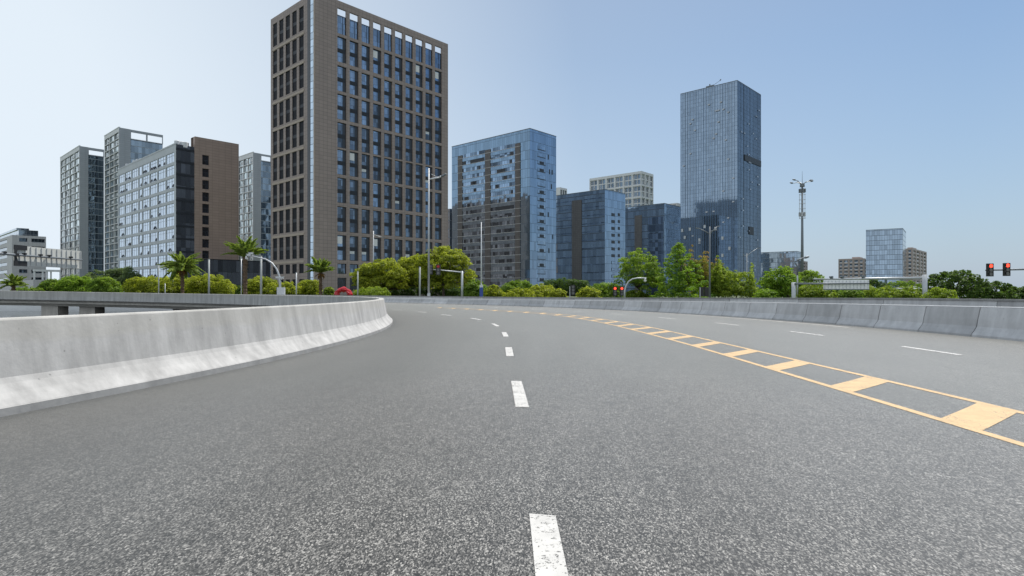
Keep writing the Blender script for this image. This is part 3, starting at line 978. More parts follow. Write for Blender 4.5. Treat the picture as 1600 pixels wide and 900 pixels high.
mb = MB(); fbox(mb, FL, 0.0, b.b, b.H, b.H + 0.5, -0.5, 0.1); b.part(mb, 'parapet', M['wall_blue'])
for px, dy in ((282, 9), (289, 8.5), (295.5, 8.5), (274, 6), (270, 4)):
    q = b.sR(px) if px > 276 else 0.8
    mb = MB()
    yy = 3.0 if px > 276 else b.sL(px)
    xx = q if px > 276 else 3.0
    mb.tube([(xx, yy, b.H - 0.7), (xx, yy, b.H + dy * 0.19), (xx, yy, b.H + dy * 0.22)], [0.95, 0.95, 0.6], 12); b.part(mb, 'roof_tank', M['pale_steel'])
for px in (188, 193, 199, 204, 209):
    mb = MB(); yy = b.sL(px); mb.box(2, 3.2, yy - 0.7, yy + 0.7, b.H - 0.7, b.H + RB.uniform(1.6, 2.6)); b.part(mb, 'roof_cooler', M['pale_steel'])

b = Bld('podium_building', 'low dark glass podium at the foot of the brown gable', 'building', 288, 404.5, 282, 422, 196, 47.5)
shell(b, M['g_podium']); copings(b, M['win_frame'], 0.3, 0.1)


# --- three slender apartment towers of one design
def slender(label, cx, ytop, lx, rx, Z, panel_px, yop0, yop1, ncol, nfl, notch=None):
    b = Bld('apartment_tower', label, 'building', cx, ytop, lx, rx, Z, 47.5, group='slate apartment towers at left')
    e = 0.5
    cw = (b.b - 2 * e) / ncol
    fh = (b.H - 2.2) / nfl
    holes = []
    for i in range(ncol):
        for j in range(nfl):
            holes.append((e + i * cw + 0.22, e + (i + 1) * cw - 0.22, b.H - 2.0 - (j + 1) * fh + 0.35, b.H - 2.0 - j * fh))
    mb = MB(); panel(mb, FL, 0, b.b, 0, b.H, holes, 0.5); b.part(mb, 'facade_grid', M['pale_grid'])
    ww = cw - 0.44
    wms = [window_proto(FL, ww, fh - 0.35, M['win_frame'], M['g_apart'], 0.12, ((ww * k,), ()), -0.45, -0.3) for k in (0.36, 0.62)]
    bm = MB(); fbox(bm, FL, ww * 0.08, ww * 0.52, fh * 0.25, fh * 0.62, -0.3, -0.2); box_me = bm.mesh('balcony_screen', M['white_frame'])
    for h in holes[:100]:
        put_window(b, FL, h[0], h[2], RB.choice(wms), 'window', ('balcony_screen', box_me) if RB.random() < 0.45 else None)
    if len(holes) > 100:
        mm = MB()
        for h in holes[100:]:
            fquad(mm, FL, h[0], h[1], h[2], h[3], -0.4)
        o = b.part(mm, 'window', M['g_apart']); o['kind'] = 'stuff'
    ps = b.sR(panel_px)
    mb = MB(); fquad(mb, FR, 0, ps, 0, b.H, 0); mb.quad(FR(ps, 0, 0), FR(ps, b.H, 0), FR(ps, b.H, -1.2), FR(ps, 0, -1.2)); mb.quad((0, 0, b.H), (ps, 0, b.H), (ps, 1.2, b.H), (0, 1.2, b.H))
    b.part(mb, 'slate_wall', M['slate'])
    z1, z0 = b.zR(ps, yop0), b.zR(ps, yop1)
    mb = MB(); fquad(mb, FR, ps, b.a, 0, z0, -0.8); b.part(mb, 'glass_facade', M['g_strip'])
    mb = MB()
    nn = 2 if b.a - ps > 9 else 1
    panel(mb, FR, ps, b.a, z0 - 0.4, b.H, [(ps + 0.3 + k * (b.a - ps) / nn, ps - 0.3 + (k + 1) * (b.a - ps) / nn, z0, z1) for k in range(nn)], 0.5, d=-0.3)
    fquad(mb, FR, ps, b.a, z1, b.H, -0.8)
    b.part(mb, 'roof_screen', M['slate'])
    mb = MB(); mb.box(0.55, b.a - 0.05, 1.25, b.b - 0.05, 0, z0 - 0.5); b.part(mb, 'core', M['slate'])
    for s in (1.0, b.a - 0.4):
        mb = MB(); mb.box(s, s + 0.35, b.b - 0.4, b.b, z0 - 0.5, b.H - 0.05); b.part(mb, 'roof_post', M['slate'])
    mb = MB(); fbox(mb, FL, 0.0, b.b, b.H, b.H + 0.35, -0.5, 0.12); b.part(mb, 'parapet', M['pale_grid'])
    return b


slender('slender slate tower at far left, lower than the tower beside it', 124, 228, 94, 163, 300, 138, 234, 241, 4, 21)
slender('tallest slate apartment tower rising behind the bright window wall', 186, 199, 163, 255, 285, 204, 206, 216, 3, 25)
slender('slate apartment tower seen in the gap beside the brown window block', 395.5, 238, 372, 440, 300, 408, 243, 250, 3, 20)

# --- pale office at the far left
b = Bld('office_building', 'pale grey stepped office behind the sign gantry at far left', 'building', 19, 367, -70, 72, 300, 47.5)
fh = 3.9
holesR, holesL = [], []
for j in range(6):
    z = b.H - 3.2 - j * fh
    if z < 1: break
    for f in ((0.20, 0.44), (0.56, 0.96)) if j % 2 == 0 else ((0.14, 0.30), (0.56, 0.96)):
        holesR.append((b.a * f[0], b.a * f[1], z, z + 1.9))
    for f in ((0.06, 0.3), (0.36, 0.6), (0.66, 0.9)):
        holesL.append((b.b * f[0], b.b * f[1], z, z + 1.9))
mb = MB(); panel(mb, FR, 0, b.a, 0, b.H, holesR, 0.4); panel(mb, FL, 0, b.b, 0, b.H, holesL, 0.4)
mb.quad((b.a, 0, 0), (b.a, b.b, 0), (b.a, b.b, b.H), (b.a, 0, b.H)); mb.quad((0.4, 0.4, b.H - 0.02), (b.a, 0.4, b.H - 0.02), (b.a, b.b, b.H - 0.02), (0.4, b.b, b.H - 0.02))
b.part(mb, 'wall', M['office_grey'])
for F, hs in ((FR, holesR), (FL, holesL)):
    for h in hs:
        put_window(b, F, h[0], h[2], window_proto(F, h[1] - h[0], h[3] - h[2], M['win_frame'], M['g_strip'], 0.1, ((), ()), -0.38, -0.25))
mb = MB(); z1 = zat(356, 305) - GZ
mb.box(3, b.a * 0.80, 3, b.b * 0.5, b.H - 0.1, z1 - 1.0, 0); b.part(mb, 'penthouse', M['g_pent'])
mb = MB(); mb.box(b.a * 0.18, b.a * 0.55, 5, b.b * 0.4, z1 - 0.99, z1); b.part(mb, 'plant_room', M['g_pent'])

b = Bld('annex_building', 'low grey annex with open roof frame beside the far left office', 'building', 52, 437, 36, 95, 270, 47.5)
shell(b, M['office_grey'], nm='wall')
for j in range(3):
    mb = MB(); fbox(mb, FR, b.a * 0.55, b.a * 0.95, 1.2 + j * 2.4, 2.4 + j * 2.4, 0.003, 0.05); b.part(mb, 'window_band', M['g_strip'])
zt = b.zR(0, 424)
for sx in (0.02, 0.32, 0.48, 0.62, 0.97):
    mb = MB(); mb.box(b.a * sx, b.a * sx + 0.6, 0.5, 1.1, b.H - 0.5, zt); b.part(mb, 'frame_post', M['pale_grid'])
mb = MB(); mb.box(0, b.a, 0.3, 1.3, zt + 0.002, zt + 0.9); b.part(mb, 'frame_beam', M['pale_grid'])

# --- blue glass block with brown strips
b = Bld('office_tower', 'blue glass block with brown strips, floor bands and slot windows', 'building', 828, 201, 706, 869, 232, 48)
shell(b, M['g_blue'], M['g_steel']); copings(b, M['dark_steel'], 0.25, 0.08)
s_a, s_b = b.sL(811), b.sL(716)
zt, zb = b.zL(s_a, 222.5), b.zL(s_a, 452)
for p0, p1 in ((813, 805.5), (767, 758.5), (723, 716)):
    a_, c_ = b.sL(p0), b.sL(p1)
    mb = MB(); fbox(mb, FL, a_, c_, 0.5, zt - 0.3, 0.003, 0.3); b.part(mb, 'stone_pier', M['pier_stone'])
fh2 = (zt - b.zL(s_a, 440)) / 18
for j in range(20):
    z = zt - (j + 1) * fh2
    if z > 0.5:
        mb = MB(); fbox(mb, FL, b.sL(814), b.sL(715), z + 1.352, z + 1.48, 0.003, 0.36); b.part(mb, 'ledge', M['pale_steel'])
    for p0, p1 in ((805.2, 767.3), (758.2, 723.3)):
        a_, c_ = b.sL(p0), b.sL(p1)
        if z < 0.5: continue
        mb = MB(); fbox(mb, FL, a_, c_, z, z + 1.35, 0.003, 0.22); b.part(mb, 'floor_band', M['g_steel'])
        mb = MB(); fquad(mb, FL, a_, c_, z + 1.48, z + fh2, 0.05); b.part(mb, 'window_strip', M['g_strip_var'])
        n_w = RB.randint(0, 2)
        for q in range(n_w):
            t0 = RB.uniform(0.05, 0.75); wd = RB.choice((0.08, 0.14, 0.2)) * (c_ - a_)
            mb = MB(); fbox(mb, FL, a_ + t0 * (c_ - a_), min(c_, a_ + t0 * (c_ - a_) + wd), z + 1.5, z + fh2 - 0.1, 0.003, 0.1); b.part(mb, 'window', M['louvre'])
for j, (p0, p1) in ((1, (757, 735)), (1, (728, 724)), (8, (803, 775))):
    z = zt - (j + 1) * fh2
    mb = MB(); fbox(mb, FL, b.sL(p0), b.sL(p1), z + 1.6, z + fh2, 0.003, 0.12); b.part(mb, 'louvre', M['louvre'])
ws, we = b.sR(840), b.sR(852)
zw0, zw1 = b.zR(ws, 222), b.zR(ws, 440)
for j in range(19):
    z = zw0 - (j + 1) * (zw0 - zw1) / 19
    fm = MB(); fbox(fm, FR, 0, we - ws, 0, 1.55, 0.003, 0.12); me1 = fm.mesh('window', M['g_navy'])
    pm = MB(); fquad(pm, FR, (we - ws) * 0.22, (we - ws) * 0.80, 0.3, 1.35, 0.125); me2 = pm.mesh('pane', M['g_dark'] if j in (2, 3, 6, 7, 8, 9, 10, 11, 12, 14, 16, 18) else M['g_blue'])
    put_window(b, FR, ws, z, (me1, me2))
for j, px in ((1, 856), (3, 858), (3, 862), (9, 856), (14, 857), (5, 861), (12, 863)):
    z = zw0 - (j + 1) * (zw0 - zw1) / 19
    mb = MB(); s = b.sR(px); fbox(mb, FR, s, s + 0.55, z, z + 1.9, 0.003, 0.08); b.part(mb, 'open_window', M['louvre'])

b = Bld('office_building', 'sliver of blue glass between the brown block and the blue block', 'building', 703, 326, 690, 712, 262, 48)
shell(b, M['g_far'])

# --- lower dark glass blocks
b = Bld('office_building', 'dark blue glass block with brown strip in front of the concrete lattice tower', 'building', 945, 296, 860, 977, 262, 48)
shell(b, M['g_blue'], M['g_navy']); copings(b, M['dark_steel'], 0.25, 0.08)
a_, c_ = b.sL(909), b.sL(894)
zt = b.zL(a_, 312)
mb = MB(); fbox(mb, FL, a_, c_, 0.5, zt, 0.003, 0.3); b.part(mb, 'stone_pier', M['pier_stone'])
for j in range(13):
    z = zt - j * 3.6
    if z > 1:
        mb = MB(); fbox(mb, FL, 0.3, b.b - 0.3, z - 0.35, z, 0.003, 0.12); b.part(mb, 'floor_band', M['g_podium'])
for j in range(11):
    y = 332.5 + j * 10.7
    for p0, p1 in ((955.5, 960.5), (965.5, 968.5)):
        s0, s1 = b.sR(p0), b.sR(p1)
        z = b.zR(s0, y + 5)
        fm = MB(); fbox(fm, FR, 0, s1 - s0, 0, 1.3, 0.003, 0.1); me1 = fm.mesh('window', M['win_frame'])
        pm = MB(); fquad(pm, FR, 0.12, s1 - s0 - 0.12, 0.12, 1.18, 0.105); me2 = pm.mesh('pane', M['g_dark'] if j < 7 else M['g_blue'])
        put_window(b, FR, s0, z, (me1, me2))

b = Bld('office_building', 'stepped blue glass block just left of the tallest glass tower', 'building', 1038, 318, 970, 1063.5, 285, 48)
shell(b, M['g_blue'], M['g_navy']); copings(b, M['dark_steel'], 0.25, 0.08)
a_, c_ = b.sL(1003), b.sL(992)
mb = MB(); fbox(mb, FL, a_, c_, 0.5, b.zL(a_, 336), 0.003, 0.3); b.part(mb, 'stone_pier', M['pier_stone'])
a_, c_ = b.sL(1037), b.sL(1013)
for j in range(11):
    z = b.zL(a_, 338) - j * 3.6
    if z > 1:
        mb = MB(); fbox(mb, FL, a_ + 0.3, c_, z - 3.3, z, 0.003, 0.15); b.part(mb, 'glazed_bay', M['g_podium'])

# --- pale lattice tower behind
b = Bld('apartment_tower', 'pale concrete lattice tower rising behind the dark glass blocks', 'building', 1002, 267, 921, 1021, 380, 48)
holes = []
e = b.b / 6
fz = 7.55
for i in range(6):
    for j in range(9):
        z1 = b.H - 1.6 - j * fz
        if z1 - fz > 0:
            holes.append((i * e + 0.5, (i + 1) * e - 0.5, z1 - fz + 0.9, z1))
mb = MB(); panel(mb, FL, 0, b.b, 0, b.H, holes, 1.0)
hr = []
er = b.a / 3
for i in range(3):
    for j in range(9):
        z1 = b.H - 1.6 - j * fz
        if z1 - fz > 0:
            hr.append((i * er + 0.6, (i + 1) * er - 0.4, z1 - fz + 0.9, z1))
panel(mb, FR, 0, b.a, 0, b.H, hr, 1.0)
mb.quad((b.a, 0, 0), (b.a, b.b, 0), (b.a, b.b, b.H), (b.a, 0, b.H)); mb.quad((0, 0, b.H - 0.01), (b.a, 0, b.H - 0.01), (b.a, b.b, b.H - 0.01), (0, b.b, b.H - 0.01))
b.part(mb, 'lattice_wall', M['lattice'])
for F, hs, nsp in ((FL, holes, 3), (FR, hr, 2)):
    for h in hs:
        ww = h[1] - h[0]
        put_window(b, F, h[0], h[2], window_proto(F, ww, h[3] - h[2], M['pale_grid'], M['g_strip'] if RB.random() < 0.75 else M['g_apart'], 0.3, (tuple(ww * q for q in ((0.45, 0.52, 0.8) if nsp == 3 else (0.5, 0.56))), ((3.4, 0.6),)), -0.95, -0.6), 'window_bay')

b = Bld('apartment_tower', 'small pale tower top showing right of the blue glass block', 'building', 875, 292.5, 850, 886, 400, 48)
mb = MB(); hr = [(b.a * f0, b.a * f1, z, z + 4.5) for f0, f1 in ((0.08, 0.32), (0.40, 0.62), (0.70, 0.94)) for z in (b.H - 6, b.H - 12)]
panel(mb, FR, 0, b.a, 0, b.H, hr, 0.6); panel(mb, FL, 0, b.b, 0, b.H, [], 0); b.part(mb, 'wall', M['lattice'])
mb = MB(); mb.box(0.6, b.a, 0.6, b.b, 0, b.H - 0.5); b.part(mb, 'core', M['g_strip'])
b = Bld('apartment_tower', 'grey tower top peeping between stepped glass block and tallest tower', 'building', 1058, 317, 1045, 1070, 420, 48)
mb = MB(); panel(mb, FL, 0, b.b, 0, b.H, [(b.b * 0.1, b.b * 0.9, b.H - 3.4, b.H - 1)], 0.6); panel(mb, FR, 0, b.a, 0, b.H, [], 0); b.part(mb, 'wall', M['office_grey'])
mb = MB(); mb.box(0.6, b.a, 0.6, b.b, 0, b.H - 0.5); b.part(mb, 'core', M['g_strip'])

# --- tallest glass tower
b = Bld('office_tower', 'tallest blue glass tower with fine vertical fins and rooftop cradle', 'building', 1152, 126, 1063.5, 1188.5, 300, 47)
shell(b, M['g_tall_b'], M['g_tall']); copings(b, M['dark_steel'], 0.3, 0.1)
nf_ = 24
for i in range(nf_ + 1):
    s = b.b * i / nf_
    mb = MB(); fbox(mb, FL, max(0, s - 0.06), s + 0.06, 0.5, b.H, 0.003, 0.18); b.part(mb, 'fin', M['g_blue'])
for i in range(17):
    s = b.a * i / 16
    mb = MB(); fbox(mb, FR, max(0.02, s - 0.06), s + 0.06, 0.5, b.H, 0.003, 0.18); b.part(mb, 'fin', M['g_tall_b'])
s0 = b.sR(1163); z = b.zR(s0, 246)
mb = MB(); fbox(mb, FR, s0, b.a - 0.1, z - 1.5, z + 1.5, 0.003, 0.36); b.part(mb, 'louvre', M['louvre'])
s0, s1 = b.sR(1170), b.sR(1177); z = b.zR(s0, 360)
mb = MB(); fbox(mb, FR, s0, s1, z - 2, z + 2, 0.003, 0.36); b.part(mb, 'louvre', M['louvre'])
vm = MB(); vm.hexa([(0, 0, 0), (0.03, 0, 0), (0.03, 1.1, 0), (0, 1.1, 0), (-0.2, 0, -0.7), (-0.17, 0, -0.7), (-0.17, 1.1, -0.7), (-0.2, 1.1, -0.7)])
vL = vm.mesh('open_vent', M['steel'])
vm = MB(); vm.hexa([(0, 0, 0), (1.3, 0, 0), (1.1, 0.03, 0), (0, 0.03, 0), (0, -0.2, -0.7), (1.1, -0.2, -0.7), (1.1, -0.17, -0.7), (0, -0.17, -0.7)])
vR = vm.mesh('open_vent', M['steel'])
for k in range(26):
    o = bpy.data.objects.new('open_vent', vL); COL.objects.link(o); o.parent = b.root
    o.location = (-0.34, b.b / nf_ * RB.randint(1, nf_ - 2) + 0.1, 1.95 * RB.randint(12, 50))
for k in range(30):
    o = bpy.data.objects.new('open_vent', vR); COL.objects.link(o); o.parent = b.root
    o.location = (b.a / 16 * RB.randint(1, 14) + 0.1, -0.34, 1.95 * RB.randint(6, 50))
for px, py in ((1072, 371), (1080, 358), (1095, 375), (1103, 354), (1131, 372), (1142, 388), (1131, 399), (1120, 357), (1068, 360)):
    s = b.sL(px)
    mb = MB(); zz_ = b.zL(s, py); fbox(mb, FL, s, s + 1.15, zz_ - 0.8, zz_ + 0.8, 0.33, 0.40); b.part(mb, 'white_panel', M['pale_steel'])
cy = b.sL(1106)
mb = MB()
mb.box(2, 5, cy - 2, cy + 2, b.H, b.H + 1.6); mb.tube([(3, cy, b.H + 1.5), (2, cy - 3, b.H + 1.7), (1, cy - 6, b.H + 2.5)], [0.12, 0.1, 0.08], 6)
mb.tube([(1, cy - 6, b.H + 2.5), (0.2, cy - 6.8, b.H + 2.7)], 0.25, 6); mb.tube([(4, cy + 0.8, b.H + 1.5), (4, cy + 0.8, b.H + 3)], 0.3, 6)
b.part(mb, 'roof_cradle', M['dark_steel'])

# --- right-hand skyline
b = Bld('office_building', 'low pale blue glass block right of the tallest tower', 'building', 1245, 393, 1186, 1254, 480, 52)
shell(b, M['g_far']); copings(b, M['dark_steel'], 0.4, 0.1)


def brown_block(label, cx, ytop, lx, rx, Z, deg, nl, nr, group='brown apartment blocks on the right skyline'):
    b = Bld('apartment_block', label, 'building', cx, ytop, lx, rx, Z, deg, group=group)
    fh = 3.1
    nfl = int((b.H - 1) / fh)
    mb = MB()
    for F, ln, n in ((FL, b.b, nl), (FR, b.a, nr)):
        if not n:
            panel(mb, F, 0, ln, 0, b.H, [], 0); continue
        cw = ln / n
        hs = [(i * cw + cw * (0.14 if i % 2 else 0.26), (i + 1) * cw - cw * (0.1 if i % 2 else 0.2), b.H - 1.6 - (j + 1) * fh + 1.0, b.H - 1.6 - j * fh + 0.2) for i in range(n) for j in range(nfl)]
        hs = [h for h in hs if h[2] > 0.2]
        panel(mb, F, 0, ln, 0, b.H, hs, 1.1)
        wms = {}
        for h in hs[:100]:
            k = round(h[1] - h[0], 2)
            if k not in wms:
                wms[k] = window_proto(F, h[1] - h[0], h[3] - h[2], M['pale_grid'], M['g_strip'], 0.12, ((), ((0.5, 0.9),)), -1.05, -0.75)
            put_window(b, F, h[0], h[2], wms[k])
        if len(hs) > 100:
            mm = MB()
            for h in hs[100:]:
                fquad(mm, F, h[0], h[1], h[2], h[3], -0.9)
            o = b.part(mm, 'window', M['g_strip']); o['kind'] = 'stuff'
    mb.quad((b.a, 0, 0), (b.a, b.b, 0), (b.a, b.b, b.H), (b.a, 0, b.H)); mb.quad((0, 0, b.H), (b.a, 0, b.H), (b.a, b.b, b.H), (0, b.b, b.H))
    b.part(mb, 'wall', M['apt_brown'])
    mb = MB(); mb.box(1.1, b.a - 0.01, 1.1, b.b - 0.01, 0, b.H - 0.5); b.part(mb, 'core', M['win_frame'])
    mb = MB(); mb.box(b.a * 0.3, b.a * 0.6, b.b * 0.3, b.b * 0.6, b.H + 0.01, b.H + 2.0); b.part(mb, 'lift_room', M['apt_brown'])


brown_block('narrow brown apartment block behind the tall mast', 1251.5, 407, 1240, 1262, 560, 52, 2, 3)
brown_block('brown apartment block left of the solitary blue glass tower', 1350, 403.5, 1310, 1366, 520, 50, 5, 3)
brown_block('brown apartment block right of the solitary blue glass tower', 1426, 388, 1400, 1448, 500, 47, 3, 4)
b = Bld('office_tower', 'solitary pale blue glass tower with a stepped corner on right skyline', 'building', 1410.5, 357, 1353, 1415.5, 440, 54)
shell(b, M['g_far']); copings(b, M['dark_steel'], 0.3, 0.1)
mb = MB(); zt = b.zR(b.a, 379)
mb.box(b.a + 0.003, b.a + 2.6, 0.4, b.b * 0.8, 0, zt); b.part(mb, 'side_wing', M['g_far'])

# ------------------------------------------------------------------ plants
NP = np.random.default_rng(5)


def rnd_dirs(n):
    d = NP.normal(size=(n, 3))
    return d / np.linalg.norm(d, axis=1, keepdims=True)


def leaf_mesh(name, mat, pos, nrm, size, tint, asp=0.55):
    """one rhombic, slightly folded leaf at each position"""
    n = len(pos)
    nrm = nrm / np.maximum(np.linalg.norm(nrm, axis=1, keepdims=True), 1e-6)
    r = rnd_dirs(n)
    a = np.cross(nrm, r); a /= np.maximum(np.linalg.norm(a, axis=1, keepdims=True), 1e-6)
    b = np.cross(nrm, a)
    sz = (size * NP.uniform(0.6, 1.35, n))[:, None]
    v = np.empty((n, 4, 3))
    v[:, 0] = pos - a * sz * 0.5
    v[:, 1] = pos + b * sz * 0.5 * asp + nrm * sz * 0.08
    v[:, 2] = pos + a * sz * 0.5 - nrm * sz * 0.10
    v[:, 3] = pos - b * sz * 0.5 * asp + nrm * sz * 0.08
    me = bpy.data.meshes.new(name)
    me.vertices.add(4 * n); me.loops.add(4 * n); me.polygons.add(n)
    me.vertices.foreach_set('co', v.ravel())
    me.loops.foreach_set('vertex_index', np.arange(4 * n, dtype=np.int32))
    me.polygons.foreach_set('loop_start', np.arange(0, 4 * n, 4, dtype=np.int32))
    me.update(calc_edges=True)
    at_ = me.attributes.new('tint', 'FLOAT', 'FACE')
    at_.data.foreach_set('value', np.clip(tint, 0, 1).astype(np.float32))
    me.materials.append(mat)
    return me


def lobes_to_leaves(lobes, per_area, leaf, inner=0.12):
    P, Nn, T = [], [], []
    for c, r, sq, t0 in lobes:
        n = max(20, int(per_area * r * r))
        d = rnd_dirs(n)
        d[:, 2] = np.where(d[:, 2] < -0.45, -d[:, 2], d[:, 2])
        rr = r * (1 - np.abs(NP.normal(0, 0.16, n)))
        rr = rr * (1 + 0.18 * np.sin(d[:, 0] * 5 + c[0]) * np.sin(d[:, 1] * 5 + c[1]) + 0.12 * np.sin(d[:, 2] * 7 + c[2] * 3))
        p = np.array(c) + d * rr[:, None] * np.array((1, 1, sq))
        P.append(p)
        Nn.append(d * 0.9 + np.array((0, 0, 0.35)) + NP.normal(0, 0.45, (n, 3)))
        T.append(np.clip(NP.normal(t0, 0.22, n), 0, 1))
    return np.concatenate(P), np.concatenate(Nn), np.concatenate(T)


def trunk_mesh(lobes, H, th, r0, bend=0.1, limbs=7):
    mb = MB()
    top = Vector((NP.normal(0, bend), NP.normal(0, bend), H * th))
    mid = Vector((NP.normal(0, bend), NP.normal(0, bend), H * th * 0.5))
    mb.tube([(0, 0, -0.3), (0, 0, 0), mid, top], [r0 * 1.35, r0 * 1.15, r0 * 0.9, r0 * 0.7], 8)
    ls = sorted(lobes, key=lambda l: NP.random())[:limbs]
    for c, r, sq, t in ls:
        e = Vector(c)
        m1 = top.lerp(e, 0.5) + Vector((NP.normal(0, r * 0.15), NP.normal(0, r * 0.15), -0.05 * H))
        mb.tube([top - Vector((0, 0, 0.02 * H)), m1, e], [r0 * 0.55, r0 * 0.38, r0 * 0.12], 6)
        for q in range(2):
            e2 = m1 + Vector((NP.normal(0, r * .6), NP.normal(0, r * .6), abs(NP.normal(r * .7, r * .3))))
            mb.tube([m1, e2], [r0 * 0.28, r0 * 0.08], 5)
    return mb


def make_tree(name, label, cat, pos, lobes, H, leaf, per_area, mat, th=0.35, r0=0.16, limbs=7, group=None, asp=0.55, W=None):
    t = thing(name, label, cat, pos, 0, group)
    P, Nn, T = lobes_to_leaves(lobes, per_area, leaf)
    kz = (H + 0.05) / np.percentile(P[:, 2], 99.6)
    kx = 1.0 if W is None else (W / 2) / np.percentile(np.abs(P[:, 0]), 98.5)
    P = P * np.array((kx, kx, kz))
    lobes = [((c[0] * kx, c[1] * kx, c[2] * kz), r_, q_, t_) for c, r_, q_, t_ in lobes]
    me = leaf_mesh('crown', mat, P, Nn, leaf, T, asp)
    o = bpy.data.objects.new('crown', me); COL.objects.link(o); o.parent = t
    tm = trunk_mesh(lobes, H, th, r0, 0.08 * H * 0.3, limbs)
    tm.build('trunk', M['bark'], t, True)
    return t


def dome_lobes(W, H, n, rl, zlo=0.3, tone=0.5, flat=0.85, spread=1.0, D=None):
    """clumps over a rounded crown of width W from zlo*H to H"""
    out = []
    cz = (zlo + (1 - zlo) * 0.42) * H
    rz_up, rz_dn = H - cz - rl * 0.7, cz - zlo * H
    D = D or W
    for i in range(n):
        for _ in range(30):
            d = rnd_dirs(1)[0]
            if d[2] > -0.55:
                break
        r = rl * NP.uniform(0.55, 1.2)
        k = NP.uniform(0.85, 1.12) * spread
        c = (d[0] * (W / 2 - r * 0.75) * k, d[1] * (D / 2 - r * 0.75) * k, cz + d[2] * (rz_up if d[2] > 0 else rz_dn) * k)
        out.append((c, r, flat, float(np.clip(NP.normal(tone, 0.13), 0, 1))))
    for i in range(int(n * 0.7)):      # small ragged sprays outside the main clumps
        d = rnd_dirs(1)[0]
        d[2] = abs(d[2]) if d[2] < -0.4 else d[2]
        k = NP.uniform(0.95, 1.13)
        out.append(((d[0] * (W / 2 - rl * 0.3) * k, d[1] * (D / 2 - rl * 0.3) * k, cz + d[2] * ((rz_up + rl * 0.45) if d[2] > 0 else rz_dn) * k), rl * NP.uniform(0.25, 0.5), 0.8, float(np.clip(NP.normal(tone + 0.12, 0.13), 0, 1))))
    for i in range(max(2, n // 6)):
        d = rnd_dirs(1)[0]
        out.append(((d[0] * W * 0.2, d[1] * D * 0.2, cz + d[2] * H * 0.12), rl * 1.3, flat, tone * 0.7))
    return out


def px_tree(x0, x1, ytop, Z, base=GZ):
    c = at((x0 + x1) / 2, HOR, Z)
    return Vector((c.x, Z, base)), (x1 - x0) * Z / F_PX, zat(ytop, Z) - base


def ball(label, x0, x1, ytop, Z, mat='leaf_ball', n=None, rl=None, leaf=0.24, per=330, group=None, tone=0.5, zlo=0.05, name='shrub', cat='shrub', **k):
    pos, W, H = px_tree(x0, x1, ytop, Z)
    rl = rl or max(0.42, 0.17 * min(W, H * 1.3))
    n = n or int(9 + 1.25 * (W / rl) * (H / rl))
    n = min(n, 60)
    lobes = dome_lobes(W, H, n, rl, zlo, tone, D=min(W, 6.0))
    return make_tree(name, label, cat, pos, lobes, H, leaf, per, M[mat], 0.3, 0.09 + 0.012 * H, 5, group, W=W)


# big camphor trees in the centre
for i, (x0, x1, yt, Z, lab) in enumerate((
        (553, 645, 406, 108, 'leftmost round camphor tree right of the red ring sculpture'),
        (612, 700, 399, 112, 'middle camphor tree of the clump under the brown tower'),
        (650, 738, 387, 106, 'tallest camphor tree of the clump, behind the tall lamp post'))):
    pos, W, H = px_tree(x0, x1, yt, Z)
    lobes = dome_lobes(W, H, 85, 1.08, 0.12, 0.5, 0.85, D=8)
    make_tree('camphor_tree', lab, 'tree', pos, lobes, H, 0.27, 330, M['leaf_ball'], 0.34, 0.26, 12, 'camphor trees in the centre', W=W)
G1 = 'clipped shrubs along the far kerb'
for args in (
        ('small round shrub behind the blue based post', 722, 762, 438, 104, 'leaf_mid'),
        ('bright low shrub just right of the blue based post', 757, 786, 446, 98, 'leaf_ball'),
        ('low shrub under the camphor trees beside the red ring', 556, 608, 449, 98, 'leaf_olive'),
        ('broad mid green shrub before the blue glass block', 783, 838, 439, 104, 'leaf_mid'),
        ('low yellow green shrub before the blue glass block', 788, 846, 451, 92, 'leaf_ball'),
        ('rounded bright shrub at foot of blue block corner', 826, 868, 444, 100, 'leaf_ball'),
        ('dark evergreen mass behind the round signal post', 842, 925, 436, 116, 'leaf_dark'),
        ('small yellow shrub left of the lone signal', 858, 886, 452, 92, 'leaf_ball'),
        ('small light shrub between lone signal and twin red signals', 903, 938, 449, 92, 'leaf_ball'),
        ('dark undergrowth bush between the camphor trunks', 596, 668, 445, 116, 'leaf_dark'),
        ('dark undergrowth bush under the tallest camphor tree', 664, 736, 447, 114, 'leaf_dark'),
        ('mid green shrub behind the twin red signals', 920, 972, 443, 104, 'leaf_mid'),
        ('low pale shrub right under the curved camera pole', 975, 1012, 454, 88, 'leaf_olive')):
    ball(args[0], *args[1:5], mat=args[5], group=G1)
G2 = 'shrubs left of the brown tower'
